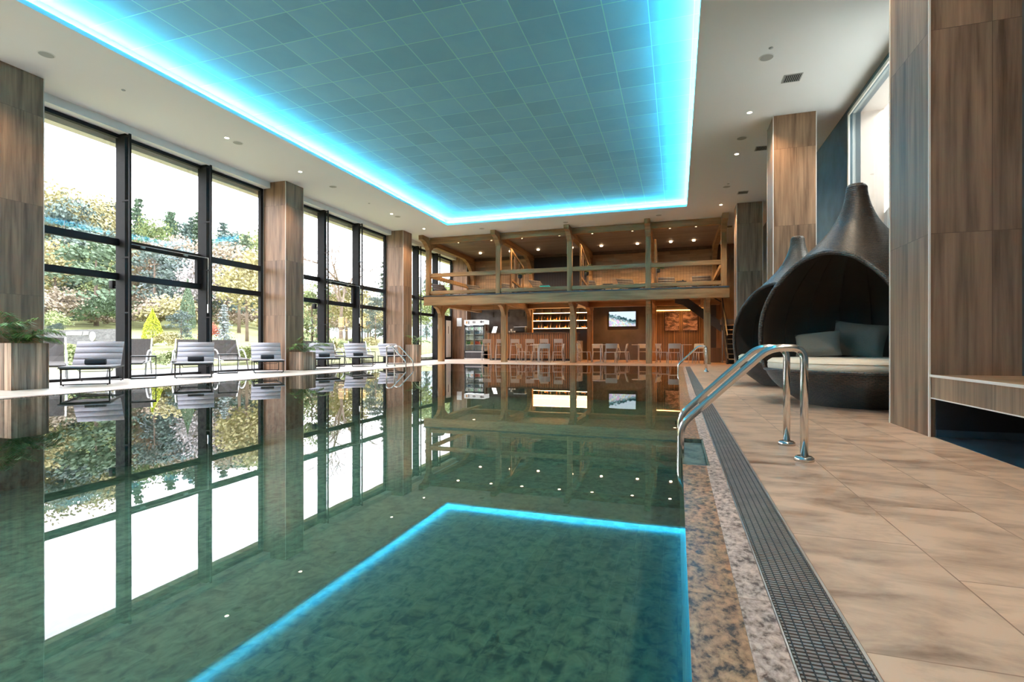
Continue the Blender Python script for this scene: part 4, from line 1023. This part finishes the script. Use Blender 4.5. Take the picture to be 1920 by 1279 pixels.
def foliage(kind, seed):
    rg = random.Random(seed); f = MB()
    def leaf(p, s_, dn=0):
        a = Vector((rg.gauss(0, 1), rg.gauss(0, 1), rg.gauss(0, 1) - dn)).normalized(); b = a.orthogonal().normalized() * s_ * .5; a = a * s_
        f.add([p - a * .5 - b, p + a * .5 - b * .6, p + a * .6 + b, p - a * .4 + b * .8], [(0, 1, 2, 3)])
    if kind == 'spruce':
        lv = 20
        for i in range(lv):
            t_ = i / lv; z = .08 + .92 * t_; r = .24 * (1 - t_) ** .85 + .008
            nb = int(6 + 9 * (1 - t_))
            for k in range(nb):
                a = rg.uniform(0, 6.283); rr = r * rg.uniform(.75, 1.15)
                for q in range(9):
                    u = (q + 1) / 9; p = Vector((math.cos(a) * rr * u, math.sin(a) * rr * u, z - .05 * u * (1 - t_) + rg.uniform(-.012, .012)))
                    leaf(p + Vector((rg.gauss(0, .012), rg.gauss(0, .012), 0)), .032 * (1.1 - .5 * u), .4)
    elif kind == 'pine':
        for i in range(46):
            t_ = rg.uniform(.22, 1); a = rg.uniform(0, 6.283); R_ = (.27 * math.sin(math.pi * min(1, (1.05 - t_) * .95)) ** .6 + .03) * rg.uniform(.35, 1.1); c = Vector((R_ * math.cos(a), R_ * math.sin(a), t_ * .95))
            for q in range(44):
                d_ = Vector((rg.gauss(0, .052), rg.gauss(0, .052), rg.gauss(0, .02))); leaf(c + d_, .026)
    elif kind == 'cone':
        for i in range(2600):
            t_ = rg.random(); z = .1 + .9 * t_; r = .25 * math.sin(math.pi * (.12 + .88 * (1 - t_)) * .62) ** .9 * (1 - t_ ** 3); a = rg.uniform(0, 6.283); r *= rg.uniform(.8, 1.05)
            leaf(Vector((r * math.cos(a), r * math.sin(a), z)), .03)
    elif kind == 'round':
        for i in range(60):
            v = Vector((rg.gauss(0, 1), rg.gauss(0, 1), rg.gauss(0, 1))).normalized(); v = Vector((v.x * .34, v.y * .34, v.z * .33)) * rg.uniform(.4, 1); c = Vector((0, 0, .62)) + v
            for q in range(36): leaf(c + Vector((rg.gauss(0, .06), rg.gauss(0, .06), rg.gauss(0, .05))), .026)
    elif kind == 'shrub':
        for i in range(34):
            a = rg.uniform(0, 6.283); r = .5 * math.sqrt(rg.random()); z = .75 * math.sqrt(max(0, 1 - (r / .55) ** 2)) * rg.uniform(.5, 1); c = Vector((r * math.cos(a), r * math.sin(a), z))
            for q in range(40): leaf(c + Vector((rg.gauss(0, .08), rg.gauss(0, .08), abs(rg.gauss(0, .07)))), .045)
    return f
def leafm(name, c, v=.35): return plain(name, c, .8, var=v, vs=6)
mt_ = {'dark': leafm('pine_needles', (.085, .12, .10), .2), 'blue': leafm('blue_spruce_needles', (.13, .17, .17), .2), 'fresh': leafm('fresh_green_leaves', (.19, .235, .09), .25), 'yel': leafm('yellow_spring_leaves', (.29, .26, .12), .2),
       'gold': leafm('golden_thuja', (.34, .38, .02), .2), 'beige': leafm('budding_twigs', (.235, .19, .135), .2), 'mid': leafm('mid_green_needles', (.10, .15, .09), .2), 'white': leafm('blossom', (.38, .35, .35), .15), 'silver': leafm('silver_needles', (.23, .27, .265)), 'red': leafm('red_twigs', (.4, .12, .08))}
m_bark = plain('bark', (.16, .12, .09), .9, var=.3)
cache = {}
def tree(kind, mk, px, D, hgt, lab, grp, cat='tree', name=None, wid=1., base=None, seed=None, xy=None):
    seed = seed if seed is not None else (px if isinstance(px, int) else 0) % 3
    key = (kind, mk, seed)
    x, y, z = at(px, D) if xy is None else (xy[0], xy[1], H(*xy))
    if base is not None: z = base
    if key not in cache:
        fo = foliage(kind, seed * 13 + 5).build('crown', mt_[mk]); tr = None
        if kind != 'shrub': tr = MB().tube([(0, 0, -.05), (.004, 0, .3), (0, .004, .8 if kind in ('spruce', 'pine') else .55)], [.022, .016, .004], 7).build('trunk', m_bark)
        cache[key] = (fo.data, tr.data if tr else None)
        bpy.data.objects.remove(fo)
        if tr: bpy.data.objects.remove(tr)
    fm, tm = cache[key]
    nm = name or {'spruce': 'spruce_tree', 'pine': 'pine_tree', 'cone': 'conifer', 'round': 'deciduous_tree', 'shrub': 'shrub'}[kind]
    if tm is None:
        o = bpy.data.objects.new(nm, fm); COL.objects.link(o)
    else:
        o = bpy.data.objects.new(nm, None); COL.objects.link(o)
        for n_, me in (('crown', fm), ('trunk', tm)):
            c = bpy.data.objects.new(n_, me); COL.objects.link(c); c.parent = o
    o.location = (x, y, z - .02); o.rotation_euler = (0, 0, random.uniform(0, 6.28)); o.scale = (hgt * wid, hgt * wid, hgt)
    tag(o, lab, cat, grp); return o
# garden specimens
tree('cone', 'gold', 286, 25, 1.85, 'golden-yellow cone-shaped conifer in the garden seen through the middle pane of the first bay', None, wid=.92, name='golden_conifer')
tree('spruce', 'silver', 420, 23, 2.3, 'silver-grey spruce in the garden in the right pane of the first bay', None, wid=1.0)
tree('pine', 'blue', 340, 26, 1.9, 'small blue-green pine right of the golden conifer', None, wid=1.)
tree('cone', 'mid', 352, 34, 3.6, 'narrow green columnar conifer behind the small blue-green pine', None, wid=.5)
tree('pine', 'mid', 181, 36, 6.6, 'large bushy green pine behind the low stone wall', None, wid=1.15)
tree('pine', 'dark', 290, 40, 6.4, 'dark green pine behind the golden conifer', None, wid=1.05)
tree('pine', 'blue', 333, 44, 6.6, 'blue-green pine left of the white blossom tree', None, wid=1.)
tree('round', 'white', 377, 40, 6.2, 'white blossoming tree beside the second window post of the first bay', None, wid=.8)
tree('pine', 'dark', 425, 42, 7., 'dark pine behind the silver spruce', None, wid=1.)
tree('round', 'yel', 463, 30, 5.6, 'pale yellow spring tree beside the second column', None, wid=.9)
tree('round', 'beige', 448, 38, 7., 'sandy-coloured budding tree behind the pale yellow tree', None, wid=.9)
tree('shrub', 'red', 396, 27, 1.4, 'reddish shrub just left of the silver spruce', None, cat='shrub', wid=.7)
for i, (px, D, h, mk, l) in enumerate(((92, 29.5, 1.5, 'fresh', 'bright green shrub on the stone wall at the first column'), (105, 29, .75, 'blue', 'blue-green low shrub on the stone wall'), (135, 40, 1.5, 'beige', 'brownish low shrub on the lawn crest, leftmost'), (160, 37, 1.4, 'mid', 'dark low shrub on the lawn crest, middle'), (190, 35, 1.3, 'beige', 'brownish low shrub on the lawn crest, rightmost'),
        (258, 22, .55, 'mid', 'small round shrub left of the golden conifer'), (312, 24, 1.0, 'yel', 'yellowish shrub right of the golden conifer'), (362, 23, .9, 'fresh', 'fresh green shrub before the second post of the first bay'), (104, 19.5, .6, 'fresh', 'yellow-green bush before the stone wall at the first column'), (128, 20.5, .5, 'fresh', 'yellow-green bush before the stone wall below its lettering'))):
    tree('shrub', mk, px, D, h, l, None, cat='shrub', wid=1.2, seed=i % 3)
# clipped hedge row
for i in range(16):
    y = 7.4 + i * 1.1
    tree('shrub', 'fresh' if i % 3 else 'yel', 0, 0, .86, 'section of the yellow-green clipped hedge along the far edge of the terrace', 'clipped hedge sections', cat='hedge', name='hedge_section', wid=1.3, xy=(-15.9, y), seed=i % 3)
# second bay
tree('pine', 'fresh', 585, 20, 3.4, 'light green young pine seen in the left pane of the second bay', None, wid=.75, seed=1)
tree('round', 'yel', 650, 36, 4.3, 'large yellowish budding tree in the middle pane of the second bay', None, wid=1.1)
tree('round', 'beige', 615, 44, 4.6, 'sandy-coloured budding tree behind the young pine of the second bay', None, wid=1.)
tree('round', 'yel', 690, 46, 4.4, 'yellowish tree in the right pane of the second bay', None, wid=1.1)
tree('pine', 'blue', 704, 34, 3.0, 'small blue-green pine in the right pane of the second bay', None, wid=.9)
tree('spruce', 'dark', 722, 60, 10., 'tall dark spruce at the third column', None, wid=.8)
tree('spruce', 'dark', 800, 60, 12., 'very slender dark conifer seen through the third bay', None, wid=.25)
tree('round', 'fresh', 785, 34, 3.4, 'low green tree seen through the third bay', None, wid=1.2)
tree('round', 'fresh', 835, 40, 5, 'green tree seen through the terrace door glass', None, wid=1.2)
# bare trees
def bare(px, D, hgt, lab, seed):
    rg = random.Random(seed); x, y, z = at(px, D); f = MB()
    def br(p, d_, l, r, k):
        q = p + d_ * l * .5 + Vector((rg.gauss(0, .03), rg.gauss(0, .03), 0)) * l; e = q + (d_ + Vector((rg.gauss(0, .15), rg.gauss(0, .15), .05))).normalized() * l * .5
        f.tube([p, q, e], [r, r * .8, r * .62], 5 if k > 2 else 7, caps=False)
        if k >= 6: return
        for _ in range(3 if k < 5 else 2):
            nd_ = (d_ + Vector((rg.gauss(0, .55), rg.gauss(0, .55), rg.gauss(.05, .25)))).normalized(); br(e if rg.random() < .7 else q, nd_, l * rg.uniform(.62, .85), r * .6, k + 1)
    br(Vector((0, 0, 0)), Vector((0, 0, 1)), hgt * .26, hgt * .016, 0)
    o = f.build('bare_tree', m_bark); o.location = (x, y, z - .05); tag(o, lab, 'tree')
bare(596, 38, 9.5, 'leafless tree in the left pane of the second bay', 4)
bare(640, 34, 9.0, 'spreading leafless tree in the middle pane of the second bay', 11)
# forest on the hill
rgf = random.Random(21); cnt = 0
FL = {'dark': ('pine', 'dark pine in the hillside forest beyond the garden', 'dark forest pines'), 'mid': ('spruce', 'mid-green spruce in the hillside forest beyond the garden', 'forest spruces'), 'fresh': ('round', 'fresh green broadleaf tree in the hillside forest', 'green forest broadleaves'), 'beige': ('round', 'sandy brown budding tree on the hillside', 'brown hillside trees'), 'yel': ('round', 'pale yellow budding tree on the hillside', 'yellow hillside trees')}
for ring, (r0, n_) in enumerate(((58, 18), (68, 20), (80, 24), (94, 26), (110, 28), (126, 28))):
    for i in range(n_):
        az_ = 41.5 + 36 * (i + rgf.random()) / n_; r = r0 + rgf.uniform(-5, 5); x, y = -r * math.sin(R(az_)), r * math.cos(R(az_))
        u = rgf.random()
        if ring < 2: mk = 'beige' if u < .5 else 'yel' if u < .75 else 'fresh' if u < .85 else 'dark'
        else: mk = 'dark' if u < .55 else 'mid' if u < .8 else 'fresh' if u < .92 else 'yel'
        kd, lb, gp = FL[mk]
        if mk == 'dark' and rgf.random() < .5: kd, lb, gp = 'spruce', 'dark slender spruce in the hillside forest beyond the garden', 'dark forest spruces'
        hh_ = rgf.uniform(8, 12.5) if ring > 1 else rgf.uniform(5.5, 8)
        tree(kd, mk, 0, 0, hh_, lb, gp, xy=(x, y), seed=rgf.randrange(3), wid=rgf.uniform(.9, 1.2) if kd != 'round' else .9)
for i in range(58):
    az_ = 42 + 34 * rgf.random(); r = rgf.uniform(41, 62); x, y = -r * math.sin(R(az_)), r * math.cos(R(az_))
    mk = rgf.choice(('beige', 'beige', 'yel', 'mid')); tree('shrub', mk, 0, 0, rgf.uniform(1.8, 3.2), 'overgrown spring shrub at the foot of the wooded hillside', 'shrubs at the foot of the hillside', cat='shrub', xy=(x, y), seed=rgf.randrange(3), wid=1.1)
# low yellowish growth beyond the second bay
for i in range(22):
    az_ = 29 + 14 * rgf.random(); r = rgf.uniform(55, 78); x, y = -r * math.sin(R(az_)), r * math.cos(R(az_))
    mk = 'yel' if rgf.random() < .5 else 'beige'; kd, lb, gp = FL[mk]
    tree(kd, mk, 0, 0, rgf.uniform(2.8, 4.6), lb, gp, xy=(x, y), seed=rgf.randrange(3), wid=1.1)
# stone wall with lettering and round emblem
a0 = Vector(at(60, 25.5)); a1 = Vector(at(225, 22.5)); dv = (a1 - a0); dv.z = 0; L_ = dv.length; ang = math.atan2(dv.y, dv.x)
sw = thing('garden_wall', 'low grey stone garden wall', 'garden wall', (a0.x, a0.y, .38), ang)
MB().box(0, 0, -.4, L_, .4, 1.08).build('stonework', tiles('stacked_slate', (.06, .06, .064), (.15, .145, .15), .22, .05, False, 0, rough=.8, vs=6, tint=.25, mortar=(.8, .8, .8), msize=.006), sw)
sg = thing('wall_sign', 'white block lettering and round white emblem on the garden wall', 'sign', (a0.x, a0.y, .38), ang)
f = MB(); k = 0
for j in range(14):
    if j == 10: continue
    x_ = L_ * .42 + j * .132; f.prism([(x_, .83), (x_ + .11, .83), (x_ + .15, .99), (x_ + .04, .99)], 'y', -.03, -.004)
f.build('lettering', m_white, sg, fix=True)
f = MB(); c_ = (L_ * .42 + 2.2, .76); f.prism([(c_[0] + .21 * math.cos(2 * math.pi * q / 32), c_[1] + .21 * math.sin(2 * math.pi * q / 32)) for q in range(32)], 'y', -.04, -.004); em_ = f.build('emblem', m_white, sg, fix=True)
f = MB(); f.tube([(c_[0] - .1, -.045, c_[1] - .05), (c_[0] - .03, -.045, c_[1] + .06), (c_[0] + .03, -.045, c_[1] - .01), (c_[0] + .08, -.045, c_[1] + .07), (c_[0] + .12, -.045, c_[1] - .04)], .008, 5); f.build('emblem_line', plain('emblem_green', (.5, .6, .3), .6), em_)
# outdoor wicker loungers
def out_lounger():
    t = thing('rattan_lounger', '', 'sun lounger')
    W = .68; prof = [(0, .30), (.35, .33), (.8, .34), (1.15, .36), (1.3, .48), (1.45, .72), (1.55, .90)]
    f = MB()
    for (a, za), (b, zb_) in zip(prof[:-1], prof[1:]):
        d_ = Vector((0, b - a, zb_ - za)).normalized(); nn = Vector((0, -d_.z, d_.y)) * .02
        vs = []
        for x_ in (0, W):
            for q, zz in ((a, za), (b, zb_)):
                p = Vector((x_, q, zz)); vs += [p + nn, p - nn]
        f.add(vs, [(0, 4, 6, 2), (1, 3, 7, 5), (0, 2, 3, 1), (4, 5, 7, 6), (0, 1, 5, 4), (2, 6, 7, 3)])
    f.build('woven_seat', m_outdoor_w, t, fix=True)
    for x_ in (-.03, W + .03):
        f = MB(); f.tube(fillet([(x_, .25, 0), (x_, .42, .3), (x_, .7, .58), (x_, 1.1, .62), (x_, 1.35, .5)], .2, 5), .02, 8); f.tube([(x_, 1.2, .4), (x_, 1.45, 0)], .017, 8); f.tube([(x_, -.02, .3), (x_, 1.15, .34), (x_, 1.55, .92)], .018, 8)
        f.build('side_frame', m_alu, t)
    return t
ol0 = out_lounger()
for i in range(8):
    place(ol0, -12.55, 6.75 + i * 1.62, R(47 if i % 3 else 60), 'grey rattan lounger with pale arms outside on the terrace, %s from the left' % ('first', 'second', 'third', 'fourth', 'fifth', 'sixth', 'seventh', 'eighth')[i], 'rattan loungers on the terrace', -.012)
for i, y in enumerate((8.08, 14.69)):
    o = MB().box(-11.95, y - .06, 1.98, -11.83, y + .05, 2.16).build('outdoor_speaker', m_frame, bevel=.01); tag(o, 'small dark box lamp hanging outside by the first post of the %s bay' % ('first', 'second')[i], 'wall lamp', 'box lamps outside')
    MB().box(-11.85, y - .02, 2.0, -11.7, y + .02, 2.03).build('bracket', m_frame, o)
print('objects', len(bpy.data.objects))
